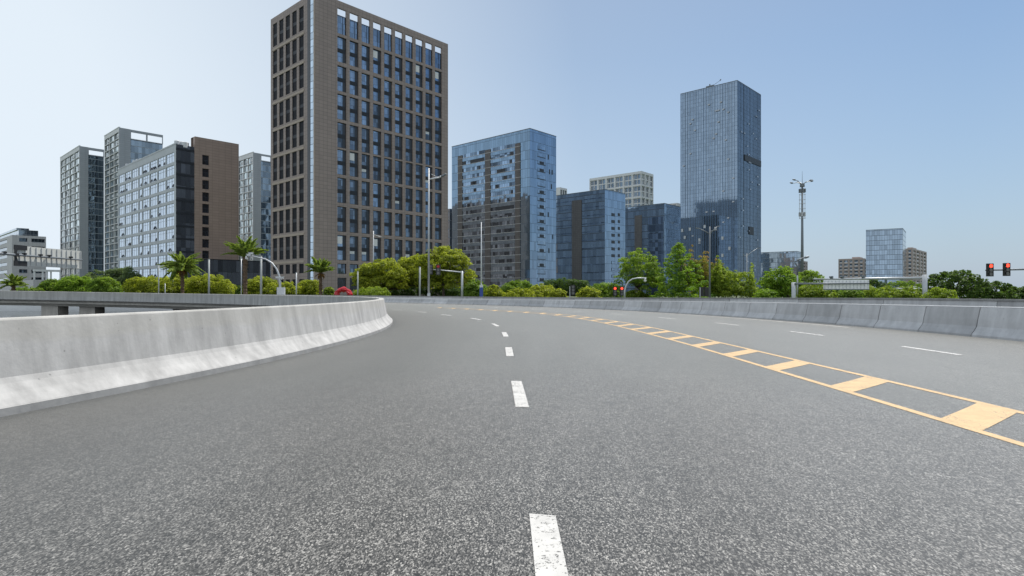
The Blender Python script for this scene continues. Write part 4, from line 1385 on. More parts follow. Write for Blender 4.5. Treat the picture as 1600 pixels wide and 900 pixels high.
for args in (
        ('mid green shrub under the sign gantry', 62, 102, 437, 125, 'leaf_mid'),
        ('bushy green shrub below the slate towers', 92, 146, 432, 125, 'leaf_fresh'),
        ('loose grey green tree before the bright window wall', 128, 176, 424, 132, 'leaf_grey'),
        ('tallest grey green tree before the bright window wall', 160, 222, 419, 134, 'leaf_grey'),
        ('dark rounded shrub under the grey green trees', 140, 185, 434, 120, 'leaf_mid'),
        ('bright clipped shrub left of the first big palm', 196, 268, 433, 116, 'leaf_ball'),
        ('bright clipped shrub right behind the first big palm', 250, 300, 430, 118, 'leaf_ball'),
        ('large bright clipped shrub right of the first big palm', 288, 364, 430, 114, 'leaf_ball'),
        ('dark low shrub left of the second big palm', 338, 388, 446, 124, 'leaf_dark'),
        ('bright round shrub right of the second big palm', 384, 434, 433, 118, 'leaf_ball'),
        ('low pale shrub behind the grey cabinet', 426, 472, 441, 114, 'leaf_ball'),
        ('round pale shrub left of the third palm', 466, 501, 438, 116, 'leaf_ball'),
        ('small pale shrub left of the red ring', 506, 522, 449, 112, 'leaf_olive'),
        ('low shrub strip at the kerb below the gantry', 20, 70, 449, 122, 'leaf_mid')):
    ball(args[0], *args[1:5], mat=args[5], group=G2, leaf=0.26 if args[4] > 118 else 0.24)


# trees on the right
def open_tree(label, x0, x1, yt, Z, mat, n=34, rl=0.75, leaf=0.24, per=260, name='broadleaf_tree', zlo=0.12, tone=0.5, spread=1.0, th=0.3):
    pos, W, H = px_tree(x0, x1, yt, Z)
    lobes = dome_lobes(W, H, n, rl, zlo, tone, 0.75, spread)
    return make_tree(name, label, 'tree', pos, lobes, H, leaf, per, M[mat], th, 0.14, 12, W=W)


open_tree('loose broadleaf tree with gappy crown left of the conical tree', 964, 1034, 391, 88, 'leaf_mid', 54, 0.8, 0.26, 300, zlo=0.12, tone=0.6)
pos, W, H = px_tree(1016, 1106, 381, 84)
lob = []
for i in range(230):
    f = (i / 230) ** 1.25
    rad = (1 - f) ** 0.72 * (W / 2 - 0.25) * NP.uniform(0.5, 1.16)
    a = i * 2.39996 + NP.normal(0, 0.5)
    lob.append(((rad * math.cos(a), rad * math.sin(a), 0.3 + f * (H - 0.7)), NP.uniform(0.32, 0.55) * (1.1 - 0.5 * f), 0.65, float(np.clip(NP.normal(0.5, 0.15), 0, 1))))
for f in np.linspace(0.1, 0.93, 14):
    lob.append(((0, 0, f * H), 0.9 * (1 - f) + 0.25, 1.0, 0.35))
make_tree('conical_tree', 'fresh green conical tree before the tallest glass tower', 'tree', pos, lob, H, 0.22, 420, M['leaf_fresh'], 0.7, 0.13, 10, W=W)


def spiky_tree(label, x0, x1, yt, Z, mat, nsp=7, tone=0.5, leaf=0.22, name='young_tree'):
    """upright leaders of different height over a bushy base"""
    pos, W, H = px_tree(x0, x1, yt, Z)
    lob = dome_lobes(W, H * 0.78, 70, 0.55, 0.03, tone if mat != 'leaf_autumn' else 0.22, 0.85)
    for i in range(nsp):
        x, y = NP.uniform(-0.42, 0.42) * W, NP.uniform(-0.3, 0.3) * W
        h = H * (1.0 if i == 0 else NP.uniform(0.72, 0.97))
        for f in np.linspace(0.5, 0.98, 7):
            lob.append(((x + NP.normal(0, .06), y, h * f), 0.46 * (1.12 - f) + 0.12, 1.1, float(np.clip(NP.normal(tone + 0.25 * f, 0.1), 0, 1))))
    return make_tree(name, label, 'tree', pos, lob, H, leaf, 380, M[mat], 0.3, 0.10, 8, W=W)


spiky_tree('young tree with reddish top shoots right of the conical tree', 1068, 1118, 392, 88, 'leaf_autumn', 6, 0.5)
spiky_tree('reddish brown young tree behind the double armed lamp post', 1092, 1140, 402, 92, 'leaf_autumn', 6, 0.6)
spiky_tree('small pointed young tree right of the double armed lamp post', 1108, 1140, 408, 84, 'leaf_olive', 3, 0.45)
spiky_tree('yellow green bushy tree at the foot of the tallest tower', 1120, 1180, 414, 82, 'leaf_olive', 6, 0.6)
open_tree('large bright bush left of the tall mast', 1190, 1250, 418, 72, 'leaf_fresh', 75, 0.58, 0.24, 330, 'bush_tree', 0.05)
open_tree('leafy bush right of the tall mast', 1238, 1292, 424, 74, 'leaf_mid', 66, 0.56, 0.24, 330, 'bush_tree', 0.05, 0.6)
open_tree('dark bush behind the pale sign back', 1338, 1386, 437, 84, 'leaf_dark', 52, 0.6, 0.24, 330, 'bush_tree', 0.0)
open_tree('mid green bush left of the thick gantry post', 1376, 1442, 440, 86, 'leaf_mid', 60, 0.58, 0.24, 330, 'bush_tree', 0.05)
open_tree('dark bushy tree right of the thick gantry post', 1450, 1534, 424, 66, 'leaf_dark', 95, 0.52, 0.26, 300, 'bush_tree', 0.05, 0.6)
open_tree('dark bush below the twin hanging red signals', 1522, 1582, 441, 70, 'leaf_dark', 60, 0.5, 0.26, 300, 'bush_tree', 0.05, 0.6)
open_tree('low dark bush at the right frame edge', 1566, 1624, 449, 72, 'leaf_dark', 50, 0.5, 0.26, 300, 'bush_tree', 0.05, 0.6)
G3 = 'low hedge bushes along the slip road'
for args in (
        ('low olive hedge bush below the lower sign bar', 1246, 1302, 444, 66, 'leaf_olive'),
        ('low green hedge bush below the pale sign back', 1294, 1346, 449, 66, 'leaf_mid'),
        ('low olive hedge bush right of the pale sign back', 1336, 1400, 448, 66, 'leaf_olive'),
        ('low olive hedge bush behind the tubular railing', 1390, 1446, 449, 66, 'leaf_olive'),
        ('rounded olive hedge bush at foot of thick gantry post', 1446, 1492, 451, 58, 'leaf_olive'),
        ('low green hedge bush left of the mast bush', 1180, 1216, 452, 70, 'leaf_fresh')):
    ball(args[0], *args[1:5], mat=args[5], group=G3, leaf=0.2, per=420)


# palms
frond_cache = {}


def frond_mesh(Lf, droop, mat, key):
    if key in frond_cache:
        return frond_cache[key]
    mb = MB()
    pts = []
    n = 12
    for i in range(n + 1):
        t = i / n
        pts.append(Vector((Lf * (t - 0.12 * t * t * droop), 0, Lf * (0.10 * t - droop * 0.42 * t * t))))
    mb.tube(pts, [0.045 * (1 - 0.8 * i / n) for i in range(n + 1)], 4)
    for i in range(30):
        t = 0.10 + 0.9 * i / 30
        k = t * n
        a = int(min(k, n - 1)); p = pts[a].lerp(pts[a + 1], k - a)
        d = (pts[a + 1] - pts[a]).normalized()
        ll = Lf * 0.22 * math.sin(math.pi * min(1, 0.2 + 0.75 * t)) * NP.uniform(0.8, 1.1)
        for sgn in (-1, 1):
            side = Vector((0, sgn, 0))
            tip = p + d * ll * 0.62 + side * ll * 0.62 + Vector((0, 0, ll * NP.uniform(-0.45, 0.35)))
            wv = d * 0.045
            mb.add([p - wv, p + wv, p.lerp(tip, 0.55) + d * 0.04 + Vector((0, 0, 0.03)), tip, p.lerp(tip, 0.5) - d * 0.04 + Vector((0, 0, 0.02))], [(0, 1, 2, 3, 4)])
    me = mb.mesh('frond', mat)
    a_ = me.attributes.new('tint', 'FLOAT', 'FACE')
    a_.data.foreach_set('value', NP.uniform(0.1, 0.95, len(me.polygons)).astype(np.float32))
    frond_cache[key] = me
    return me


def palm(label, px, y_head, spread_px, Z, upright=0.0, dead=True, base=GZ, nf=38, tr=0.24):
    t = thing('palm_tree', label, 'palm tree', (at(px, HOR, Z).x, Z, base), NP.uniform(0, 6), 'palm trees on the left')
    hz = zat(y_head, Z) - base
    Lf = spread_px * Z / F_PX
    mb = MB()
    pts, rr = [], []
    for i in range(28):
        z = hz * i / 27
        pts.append((0.02 * math.sin(i), 0.02 * math.cos(i * 1.3), z)); rr.append(tr * (1.1 if i % 2 else 0.92) * (1.0 + 0.22 * (i / 27) ** 3))
    mb.tube(pts, rr, 10)
    for i in range(60):       # old leaf bases
        z = hz * NP.uniform(0.3, 1.0); a = NP.uniform(0, 6.28)
        x, y = tr * math.cos(a), tr * math.sin(a)
        mb.tube([(x * 0.8, y * 0.8, z - 0.15), (x * 1.5, y * 1.5, z + 0.16)], [0.09, 0.04], 4)
    mb.build('trunk', M['palm_bark'], t)
    for i in range(nf):
        f = i / (nf - 1)
        el = math.radians(80 - (95 - 55 * upright) * f ** 0.9)
        k = i % 3
        me = frond_mesh(1.0, 0.7 + 0.3 * k - 0.25 * upright, M['leaf_palm'], ('g', k, upright > 0.4))
        o = bpy.data.objects.new('frond', me); COL.objects.link(o); o.parent = t
        s = Lf * NP.uniform(0.85, 1.12)
        o.location = (0, 0, hz); o.scale = (s, s, s); o.rotation_euler = (NP.normal(0, 0.3), -el, i * 2.39996 + NP.normal(0, 0.15))
    if dead:
        for i in range(14):
            me = frond_mesh(1.0, 1.1, M['leaf_dead'], ('d', i % 2))
            o = bpy.data.objects.new('dry_frond', me); COL.objects.link(o); o.parent = t
            s = Lf * 0.42 * NP.uniform(0.7, 1.1)
            o.location = (0, 0, hz - 0.15); o.scale = (s, s, s); o.rotation_euler = (0, math.radians(NP.uniform(0, 45)), i * 2.39996)
    return t


palm('spreading palm with dry skirt before the bright window wall', 285, 420, 34, 107)
palm('tallest palm with upswept fronds before the brown gable', 383, 402, 36, 106, 0.75, False, nf=30, tr=0.34)
palm('short palm with rounded head before the brown tower', 501, 426, 28, 108, 0.6)
palm('small palm at the far left under the sign gantry', 21, 446, 22, 112, 0.3, False, nf=34)

# ------------------------------------------------------------------ street furniture
def pole_thing(name, label, cat, px, Z, base=GZ, group=None, rz=0):
    return thing(name, label, cat, (at(px, HOR, Z).x, Z, base), rz, group)


def zl(py, Z, base=GZ):
    return zat(py, Z) - base


def plain_post(label, px, ytop, wpx, Z, mat='steel', group='bare posts along the kerb'):
    t = pole_thing('post', label, 'post', px, Z, group=group)
    h = zl(ytop, Z); r = wpx * 0.85 * Z / F_PX / 2
    mb = MB(); mb.tube([(0, 0, 0), (0, 0, h)], [r * 1.05, r * 0.95], 10); mb.build('shaft', M[mat], t, True)
    mb = MB(); mb.tube([(0, 0, h), (0, 0, h + 0.05)], [r * 1.15, r * 1.1], 10); mb.build('cap', M[mat], t)
    mb = MB(); mb.box(-r * 1.8, r * 1.8, -r * 1.8, r * 1.8, 0, 0.05); mb.build('base_plate', M[mat], t)


for lab, px, yt, w, Z, m in (
        ('pale thick post right of the first big palm', 326.5, 405, 3.2, 95, 'post_grey'),
        ('pale thick post between second palm and curved camera pole', 408, 400, 3.8, 95, 'post_grey'),
        ('short pale post right of the grey cabinet', 463, 426, 2.4, 95, 'steel'),
        ('pale post in front of the leftmost camphor tree', 559, 424, 2.6, 95, 'post_grey'),
        ('pale post just left of the tall lamp post', 656, 417, 3.2, 95, 'post_grey'),
        ('thin post left of the first big palm', 248, 414, 1.8, 100, 'post_grey'),
        ('very thin post beside the second big palm', 377, 404, 1.6, 100, 'steel'),
        ('thin short post among bright shrubs at left', 258, 443, 1.3, 100, 'steel')):
    plain_post(lab, px, yt, w, Z, m)


def lamp(label, px, ytop, Z, arms, wpx, base_h=1.3, mat='steel', group='street lamps'):
    """tapered lamp post; arms: list of (dx px, y at post, y at tip)"""
    t = pole_thing('street_lamp', label, 'street lamp', px, Z, group=group)
    h = zl(ytop, Z); r = wpx * Z / F_PX / 2
    mb = MB(); mb.tube([(0, 0, base_h), (0, 0, h)], [r, r * 0.6], 10); mb.build('post', M[mat], t, True)
    mb = MB(); mb.tube([(0, 0, 0), (0, 0, base_h)], [r * 1.5, r * 1.4], 10); mb.build('base', M[mat], t)
    for dx, ya, yb in arms:
        k = Z / F_PX
        za, zb = zl(ya, Z), zl(yb, Z)
        x = dx * k
        mb = MB(); mb.tube([(0, 0, za), (x * 0.35, 0, za + (zb - za) * 0.55), (x * 0.75, 0, zb)], [r * 0.5, r * 0.42, r * 0.35], 8)
        a = mb.build('arm', M[mat], t, True)
        mb = MB()
        x0, x1 = x * 0.74, x
        mb.hexa([(x0, -0.1, zb - 0.06), (x1, -0.13, zb + 0.0), (x1, 0.13, zb + 0.0), (x0, 0.1, zb - 0.06), (x0, -0.08, zb + 0.08), (x1, -0.09, zb + 0.1), (x1, 0.09, zb + 0.1), (x0, 0.08, zb + 0.08)])
        mb.build('lamp_head', M['dark_steel'], a)
    return t


t = lamp('tallest lamp post with braced arm before the brown tower', 670, 263, 82, [], 3.5, 1.6, 'steel')
Z = 82
k = Z / F_PX
mb = MB(); za = zl(280, Z); zb = zl(277, Z)
mb.tube([(0.1, 0, za), (17 * k, 0, zb)], [0.11, 0.09], 8); mb.tube([(4 * k, 0, zl(272, Z)), (13 * k, 0, zl(276.5, Z))], 0.03, 6)
mb.tube([(17 * k, 0, zb), (19 * k, 0, zl(275, Z))], [0.12, 0.1], 8)
arm = mb.build('arm', M['pale_steel'], t, True)
mb = MB(); mb.tube([(19 * k, 0, zl(275, Z)), (22 * k, 0, zl(275, Z)), (26 * k, 0, zl(272, Z)), (28 * k, 0, zl(273, Z))], [0.1, 0.16, 0.14, 0.06], 8); mb.build('lamp_head', M['dark_steel'], arm)
lamp('faint distant lamp post before the brown tower', 583.5, 361, 140, [(19, 366, 371)], 2.2, 1.5, 'steel')
t = lamp('slim post with blue and white base box', 752, 347, 96, [], 2.2, 1.0, 'pale_steel')
mb = MB(); w = 0.26; mb.box(-w, w, -0.2, 0.2, 0.4, zl(449, 96)); mb.build('blue_box', M['blue'], t)
mb = MB(); mb.box(-w, w, -0.2, 0.2, zl(449, 96) + 0.003, zl(445, 96)); mb.build('white_box', M['pale_steel'], t)
lamp('double armed lamp post before the reddish trees', 1109, 354, 66, [(-22, 366, 357), (16, 366, 354), (11, 362, 360)], 3.4, 0.5, 'dark_steel')
lamp('faint lamp post at the foot of the tallest tower', 1167, 396, 100, [(22, 400, 388), (-6, 402, 398)], 1.8, 0.8, 'steel')
t = lamp('lamp post with swept arm in front of the tall mast', 1246, 409, 66, [], 3.0, 0.5, 'steel')
mb = MB(); Z = 66; k = Z / F_PX
mb.tube([(0, 0, zl(430, Z)), (0, 0, zl(416, Z)), (-3 * k, 0, zl(412, Z)), (-4 * k, 0, zl(409, Z)), (3 * k, 0, zl(405, Z)), (10 * k, 0, zl(403, Z))], [0.09, 0.08, 0.08, 0.07, 0.07, 0.06], 8)
arm = mb.build('arm', M['dark_steel'], t, True)
mb = MB(); mb.tube([(10 * k, 0, zl(403, Z)), (13 * k, 0, zl(402.2, Z)), (18 * k, 0, zl(401, Z))], [0.07, 0.14, 0.08], 8); mb.build('lamp_head', M['dark_steel'], arm)

# tall mast
Z = 130; k = Z / F_PX
t = pole_thing('lighting_mast', 'tall telecom mast with crown of lamps and antennas on the right', 'mast', 1253.5, Z)
mb = MB(); mb.tube([(0, 0, 0), (0, 0, zl(288, Z))], [0.36, 0.17], 12); mb.build('mast', M['dark_steel'], t, True)
mb = MB(); mb.tube([(0, 0, zl(292, Z)), (0, 0, zl(287, Z))], [0.5, 0.45], 12); mb.build('collar', M['dark_steel'], t)
mb = MB(); mb.tube([(0, 0, zl(287, Z)), (0, 0, zl(267, Z))], [0.06, 0.02], 6); mb.build('lightning_rod', M['dark_steel'], t)
for dx, dy, yt in ((-16, -0.5, 281.5), (-15, 1.0, 284.5), (17, 0.5, 281), (12, -1.2, 284.5), (4, 3.0, 279)):
    mb = MB(); mb.tube([(0, 0, zl(288, Z)), (dx * k * 0.4, dy * 0.5, zl(284.5 if abs(dx) > 6 else 283, Z)), (dx * k * 0.75, dy, zl(yt + 0.6, Z))], [0.09, 0.08, 0.06], 6)
    a = mb.build('lamp_arm', M['steel'], t)
    mb = MB(); mb.tube([(dx * k * 0.74, dy, zl(yt + 0.6, Z)), (dx * k * 0.88, dy, zl(yt, Z)), (dx * k * 1.06, dy, zl(yt - 0.4, Z))], [0.1, 0.2, 0.1], 8); mb.build('lamp_head', M['dark_steel'], a)
for i, (yy, n) in enumerate(((298, 6), (335, 5))):
    for j in range(n):
        a = j * 2 * math.pi / n + 0.4
        x, y = 0.55 * math.cos(a), 0.55 * math.sin(a)
        mb = MB(); mb.box(x - 0.14, x + 0.14, y - 0.1, y + 0.1, zl(yy + 3, Z), zl(yy - 3, Z)); mb.build('antenna', M['steel' if i else 'dark_steel'], t)
mb = MB()
for yy in (304, 312, 318, 326, 332, 341):
    mb.tube([(0.62 * math.cos(a), 0.62 * math.sin(a), zl(yy, Z)) for a in [j * 2 * math.pi / 12 for j in range(13)]], 0.035, 5)
for j in range(6):
    a = j * math.pi / 3
    mb.tube([(0.62 * math.cos(a), 0.62 * math.sin(a), zl(342, Z)), (0.62 * math.cos(a), 0.62 * math.sin(a), zl(303, Z))], 0.025, 5)
mb.build('ladder_cage', M['steel'], t)


# curved camera poles
def camera_pole(label, pts, Z, rad, cams, cab=None, mat='steel'):
    """pts: pixels along the pole, foot first"""
    P0 = at(pts[0][0], HOR, Z)
    t = thing('camera_pole', label, 'camera pole', (P0.x, Z, GZ))
    k = Z / F_PX
    mb = MB(); mb.tube([((x - pts[0][0]) * k, 0, zl(y, Z)) for x, y in pts], rad, 10); mb.build('pole', M[mat], t, True)
    for kind, x, y in cams:
        cx, cz = (x - pts[0][0]) * k, zl(y, Z)
        mb = MB()
        if kind == 'dome':
            mb.sphere((cx, 0, cz), 0.19, 12, 8); mb.tube([(cx, 0, cz + 0.1), (cx, 0, cz + 0.35)], [0.16, 0.12], 10)
            mb.build('dome_camera', M['lens'], t, True)
        else:
            mb.box(cx - 0.3, cx + 0.3, -0.13, 0.13, cz - 0.12, cz + 0.13); mb.box(cx - 0.40, cx + 0.36, -0.17, 0.17, cz + 0.132, cz + 0.17); mb.tube([(cx, 0, cz - 0.12), (cx, 0, cz - 0.3)], 0.05, 6)
            mb.build('box_camera', M['pale_steel'], t)
    if cab:
        x0, x1, y0, y1 = cab
        mb = MB(); mb.box((x0 - pts[0][0]) * k, (x1 - pts[0][0]) * k, -0.5, -0.2, zl(y1, Z), zl(y0, Z)); mb.build('cabinet', M['pale_steel'], t)
    return t


camera_pole('curved camera pole with grey cabinet right of the second palm', [(438, 470), (437.5, 440), (436, 430), (432, 420), (425, 411), (415, 405), (402, 402), (386, 398)], 92,
            [0.2, 0.18, 0.15, 0.13, 0.12, 0.11, 0.1, 0.08], [('dome', 385, 403.5), ('box', 392, 396), ('box', 389, 398.5), ('box', 434, 433.5), ('box', 440, 434)], (434.5, 446.5, 449, 462))
camera_pole('curved camera pole with white dome camera left of the conical tree', [(976, 470), (976, 455), (978, 447), (982, 440), (988, 436), (996, 434.5), (1010, 434.5)], 80,
            [0.14, 0.12, 0.11, 0.10, 0.09, 0.085, 0.08], [('dome', 1008, 438.5)], None)


# traffic signals
def signal_head(parent, x, y, z, h=1.1, lit=True, back=False, lamp_mat='red_lamp'):
    w = h * 0.44
    mb = MB(); mb.box(x - w / 2, x + w / 2, y - 0.02, y + 0.2, z - h / 2, z + h / 2)
    hd = mb.build('signal_head', M['black'], parent)
    if back:
        return hd
    for i in range(3):
        cz = z + h * (0.31 - 0.31 * i)
        r = h * 0.14
        mb = MB(); mb.tube([(x, y - 0.05, cz), (x, y - 0.025, cz)], r, 14); mb.build('red_lens' if i == 0 and lit else 'dead_lens', M[lamp_mat] if i == 0 and lit else M['dead_lamp'], hd)
        mb = MB()
        for q in range(10):
            a0, a1 = math.pi * (q / 10) * 1.2 - 0.3, math.pi * ((q + 1) / 10) * 1.2 - 0.3
            for (rr) in (r * 1.15,):
                p = [(x + rr * math.cos(a), yy, cz + rr * math.sin(a)) for a in (a0, a1) for yy in (y - 0.02, y - 0.1)]
                mb.hexa([p[0], p[1], p[3], p[2]] + [(q_[0], q_[1], q_[2] + 0.015) for q_ in (p[0], p[1], p[3], p[2])])
        mb.build('visor', M['black'], hd)
    return hd


Z = 50
t = thing('traffic_signal', 'two hanging red traffic signals on a long arm from the right edge', 'traffic signal', (at(1690, HOR, Z).x, Z, GZ))
bx = at(1690, HOR, Z).x
mb = MB(); mb.tube([(at(1540, 0, Z).x - bx, 0, zl(422.3, Z)), (at(1600, 0, Z).x - bx, 0, zl(420.8, Z)), (0, 0, zl(418.5, Z))], [0.055, 0.075, 0.11], 8); mb.build('arm', M['dark_steel'], t, True)
mb = MB(); mb.tube([(0, 0, 0), (0, 0, zl(410, Z))], [0.16, 0.12], 10); mb.build('post', M['dark_steel'], t, True)
for px, py in ((1543.5, 422), (1569.5, 421.3)):
    hd = signal_head(t, at(px, 0, Z).x - bx, -0.3, zl(py, Z), 1.06)
Z = 86
t = thing('traffic_signal', 'twin lit red traffic signals low beside the curved camera pole', 'traffic signal', (at(966, 0, Z).x, Z, GZ))
for dx in (-0.48, 0.48):
    signal_head(t, dx, -0.2, zl(455, Z), 1.25)
    mb = MB(); mb.tube([(dx, 0.1, 0), (dx, 0.1, zl(452, Z))], 0.06, 8); mb.build('post', M['dark_steel'], t)
Z = 90
t = thing('traffic_signal', 'lone unlit traffic signal on a post before the dark evergreen', 'traffic signal', (at(890.5, 0, Z).x, Z, GZ))
mb = MB(); mb.tube([(0, 0, 0), (0, 0, zl(447, Z))], 0.075, 8); mb.build('post', M['steel'], t)
signal_head(t, 0.45, -0.15, zl(453, Z), 1.5, False)
Z = 98; k = Z / F_PX
t = thing('traffic_signal', 'grey signal gallows with two dark heads before the tallest camphor', 'traffic signal', (at(722, 0, Z).x, Z, GZ))
mb = MB(); mb.tube([(0, 0, 0), (0, 0, zl(423.5, Z))], [0.2, 0.17], 10); mb.build('post', M['steel'], t, True)
mb = MB(); mb.tube([(0, 0, zl(425.5, Z)), (-34 * k, 0, zl(422, Z)), (-52 * k, 0, zl(421, Z))], [0.11, 0.08, 0.06], 8); mb.build('arm', M['steel'], t, True)
signal_head(t, -37 * k, -0.25, zl(421.5, Z), 1.7, lamp_mat='red_stone'); signal_head(t, -49 * k, -0.25, zl(421, Z), 1.6, False)
Z = 74
t = thing('traffic_signal', 'dark signal seen from behind at the double armed lamp post', 'traffic signal', (at(1101, 0, Z).x, Z, GZ))
for dx in (-0.3, 0.3):
    signal_head(t, dx, 0.2, zl(456, Z), 1.15, back=True)
mb = MB(); mb.tube([(-0.55, 0, 0), (-0.55, 0, zl(449, Z))], 0.06, 8); mb.build('post', M['steel'], t)

# sign gantries
A, B_ = at(20, HOR, 73), at(127, HOR, 84)
d = (B_ - A); Ln = d.length; ang = math.atan2(d.y, d.x)
t = thing('sign_gantry', 'large sign panel seen from behind on an arm at far left', 'sign', (A.x, A.y, GZ), ang)
z0, z1 = zl(415, 74), zl(384, 74)
mb = MB(); mb.box(0.15, Ln, 0, 0.06, z0, z1); pn = mb.build('sign_panel', M['sign_back'], t)
for i in range(13):
    s = 0.9 + i * (Ln - 1.1) / 12
    mb = MB(); mb.box(s - 0.03, s + 0.03, -0.09, -0.003, z0 + 0.05, z1 - 0.05); mb.build('stiffener', M['steel'], pn)
zc = zl(399, 74)
mb = MB(); mb.tube([(-9, -0.35, zc + 0.1), (0, -0.35, zc), (Ln * 0.97, -0.35, zc - 0.05)], [0.17, 0.14, 0.10], 10); mb.build('arm', M['dark_steel'], t, True)
mb = MB(); mb.tube([(-9, -0.35, 0), (-9, -0.35, zc + 0.6)], [0.26, 0.2], 10); mb.build('post', M['dark_steel'], t, True)
mb = MB()
for za, zb2, e in ((z1 - 0.52, z1 + 0.06, 1), (z0 - 0.06, z0 + 0.55, -1)):
    mb.box(0.0, 1.9, -0.16, -0.095, za, zb2)
mb.hexa([(-0.12, -0.5, zc - 0.2), (0.35, -0.5, zc - 0.2), (0.35, -0.17, zc - 0.2), (-0.12, -0.17, zc - 0.2), (-0.12, -0.5, zc + 0.2), (0.35, -0.5, zc + 0.2), (0.35, -0.17, zc + 0.2), (-0.12, -0.17, zc + 0.2)])
mb.hexa([(0.0, -0.25, zc + 0.2), (0.3, -0.25, zc + 0.2), (0.3, -0.17, zc + 0.2), (0.0, -0.17, zc + 0.2), (0.0, -0.25, z1), (0.6, -0.25, z1), (0.6, -0.17, z1), (0.0, -0.17, z1)])
mb.hexa([(0.0, -0.25, z0), (0.6, -0.25, z0), (0.6, -0.17, z0), (0.0, -0.17, z0), (0.0, -0.25, zc - 0.2), (0.3, -0.25, zc - 0.2), (0.3, -0.17, zc - 0.2), (0.0, -0.17, zc - 0.2)])
mb.build('end_bracket', M['black'], t)
for s in (-1.6, 1.2, 3.6, 5.0, 8.6):
    if s < Ln:
        mb = MB(); mb.box(s - 0.12, s + 0.12, -0.62, -0.2, zc + 0.08, zc + 0.3); mb.build('clamp', M['black'], t)

Z = 62; k = Z / F_PX
t = thing('gantry', 'thick gantry post with long level arm at the right', 'gantry', (at(1445, 0, Z).x, Z, GZ))
mb = MB(); mb.tube([(0, 0, 0), (0, 0, zl(429, Z))], [0.24, 0.22], 12); mb.build('post', M['steel'], t, True)
mb = MB(); mb.box(-0.42, 0.42, -0.42, 0.42, 0, 0.08); mb.build('base_plate', M['steel'], t)
tip = at(1247, 437, 74)
mb = MB(); mb.tube([(0, 0, zl(434.3, Z)), (tip.x - t.location.x, tip.y - Z, tip.z - GZ)], [0.15, 0.10], 10); mb.build('arm', M['steel'], t, True)
for f in (0.44, 0.61, 0.70):
    p = Vector((0, 0, zl(434.3, Z))).lerp(Vector((tip.x - t.location.x, tip.y - Z, tip.z - GZ)), f)
    mb = MB(); mb.box(p.x - 0.13, p.x + 0.13, p.y - 0.14, p.y + 0.14, p.z + 0.1, p.z + 0.36); mb.tube([(p.x, p.y - 0.1, p.z + 0.22), (p.x - 0.3, p.y - 0.1, p.z + 0.26)], 0.09, 8); mb.build('box_camera', M['dark_steel'], t)

Z = 56; k = Z / F_PX
t = thing('sign_gantry', 'pale rectangular sign seen from behind on a post at right', 'sign', (at(1240, 0, Z).x, Z, GZ))
mb = MB(); mb.tube([(0, 0, 0), (0, 0, zl(441, Z))], [0.2, 0.18], 10); mb.build('post', M['steel'], t, True)
mb = MB(); mb.tube([(0, -0.2, zl(443.5, Z)), (116 * k, -0.2, zl(442.8, Z))], [0.09, 0.06], 8); mb.build('arm', M['dark_steel'], t, True)
x0, x1, z0, z1 = 47 * k, 118 * k, zl(451.5, Z), zl(437.2, Z)
mb = MB(); mb.box(x0, x1, 0.0, 0.06, z0, z1); pn = mb.build('sign_panel', M['sign_back_pale'], t)
for i in range(13):
    s = x0 + 0.1 + i * (x1 - x0 - 0.2) / 12
    mb = MB(); mb.box(s - 0.025, s + 0.025, -0.06, -0.003, z0 + 0.05, z1 - 0.05); mb.build('stiffener', M['pale_steel'], pn)
mb = MB(); mb.box(x0, x1, -0.05, 0.08, z0 - 0.09, z0 - 0.003); mb.build('bottom_rail', M['dark_steel'], t)

# tubular railing beside the thick post
Z = 66; k = Z / F_PX
t = thing('tubular_railing', 'grey tubular railing left of the thick gantry post', 'railing', (at(1402, 0, Z).x, Z, GZ))
for yy in (451, 457, 463):
    mb = MB(); mb.tube([(-0.1, 0, zl(yy, Z)), (42 * k, 0, zl(yy + 0.5, Z))], 0.07, 8); mb.build('rail', M['pale_steel'], t)
for dx in (0, 34):
    mb = MB(); mb.tube([(dx * k, 0, 0), (dx * k, 0, zl(449, Z))], 0.09, 8); mb.build('post', M['pale_steel'], t)
Z = 120
t = thing('site_hoarding', 'pale ribbed hoarding far behind the tubular railing', 'hoarding', (at(1420, 0, Z).x, Z, GZ))
mb = MB(); mb.box(0, 92 * Z / F_PX * 1.0, 0, 0.08, 0, zl(447.5, Z)); hp = mb.build('board', M['sign_back_pale'], t)
for i in range(8):
    mb = MB(); s = 0.2 + i * 1.6; mb.box(s, s + 0.08, -0.1, -0.003, 0, zl(447, Z)); mb.build('rib', M['steel'], hp)

# red ring sculpture
Z = 95; k = Z / F_PX
t = thing('ring_sculpture', 'red lumpy ring shaped sculpture at the foot of the brown tower', 'sculpture', (at(536.5, 0, Z).x, Z, GZ))
mb = MB()
pts, rr = [], []
for i in range(41):
    a = 2 * math.pi * i / 40
    R0 = 0.98
    pts.append((R0 * math.cos(a) * 1.02, 0.22 * math.sin(2 * a), 1.18 + R0 * math.sin(a))); rr.append(0.38 + 0.07 * math.sin(5 * a) + 0.05 * math.sin(9 * a + 1))
mb.tube(pts, rr, 8, cap=False)
mb.build('ring', M['red_stone'], t)
mb = MB()
for i in range(7):
    a = i * 0.9 + 0.4
    c = Vector((1.0 * math.cos(a), -0.1, 1.18 + 1.0 * math.sin(a)))
    mb.tube([c + Vector((-0.5 * math.sin(a) - 0.2, -0.25, 0.35 * math.cos(a))), c + Vector((0, -0.36, 0)), c + Vector((0.45 * math.sin(a), -0.2, -0.4 * math.cos(a)))], [0.1, 0.19, 0.1], 6)
mb.build('relief', M['red_stone'], t)
mb = MB(); mb.box(-1.2, 1.2, -0.6, 0.6, 0, 0.25); mb.build('plinth', M['kerb_concrete'], t)

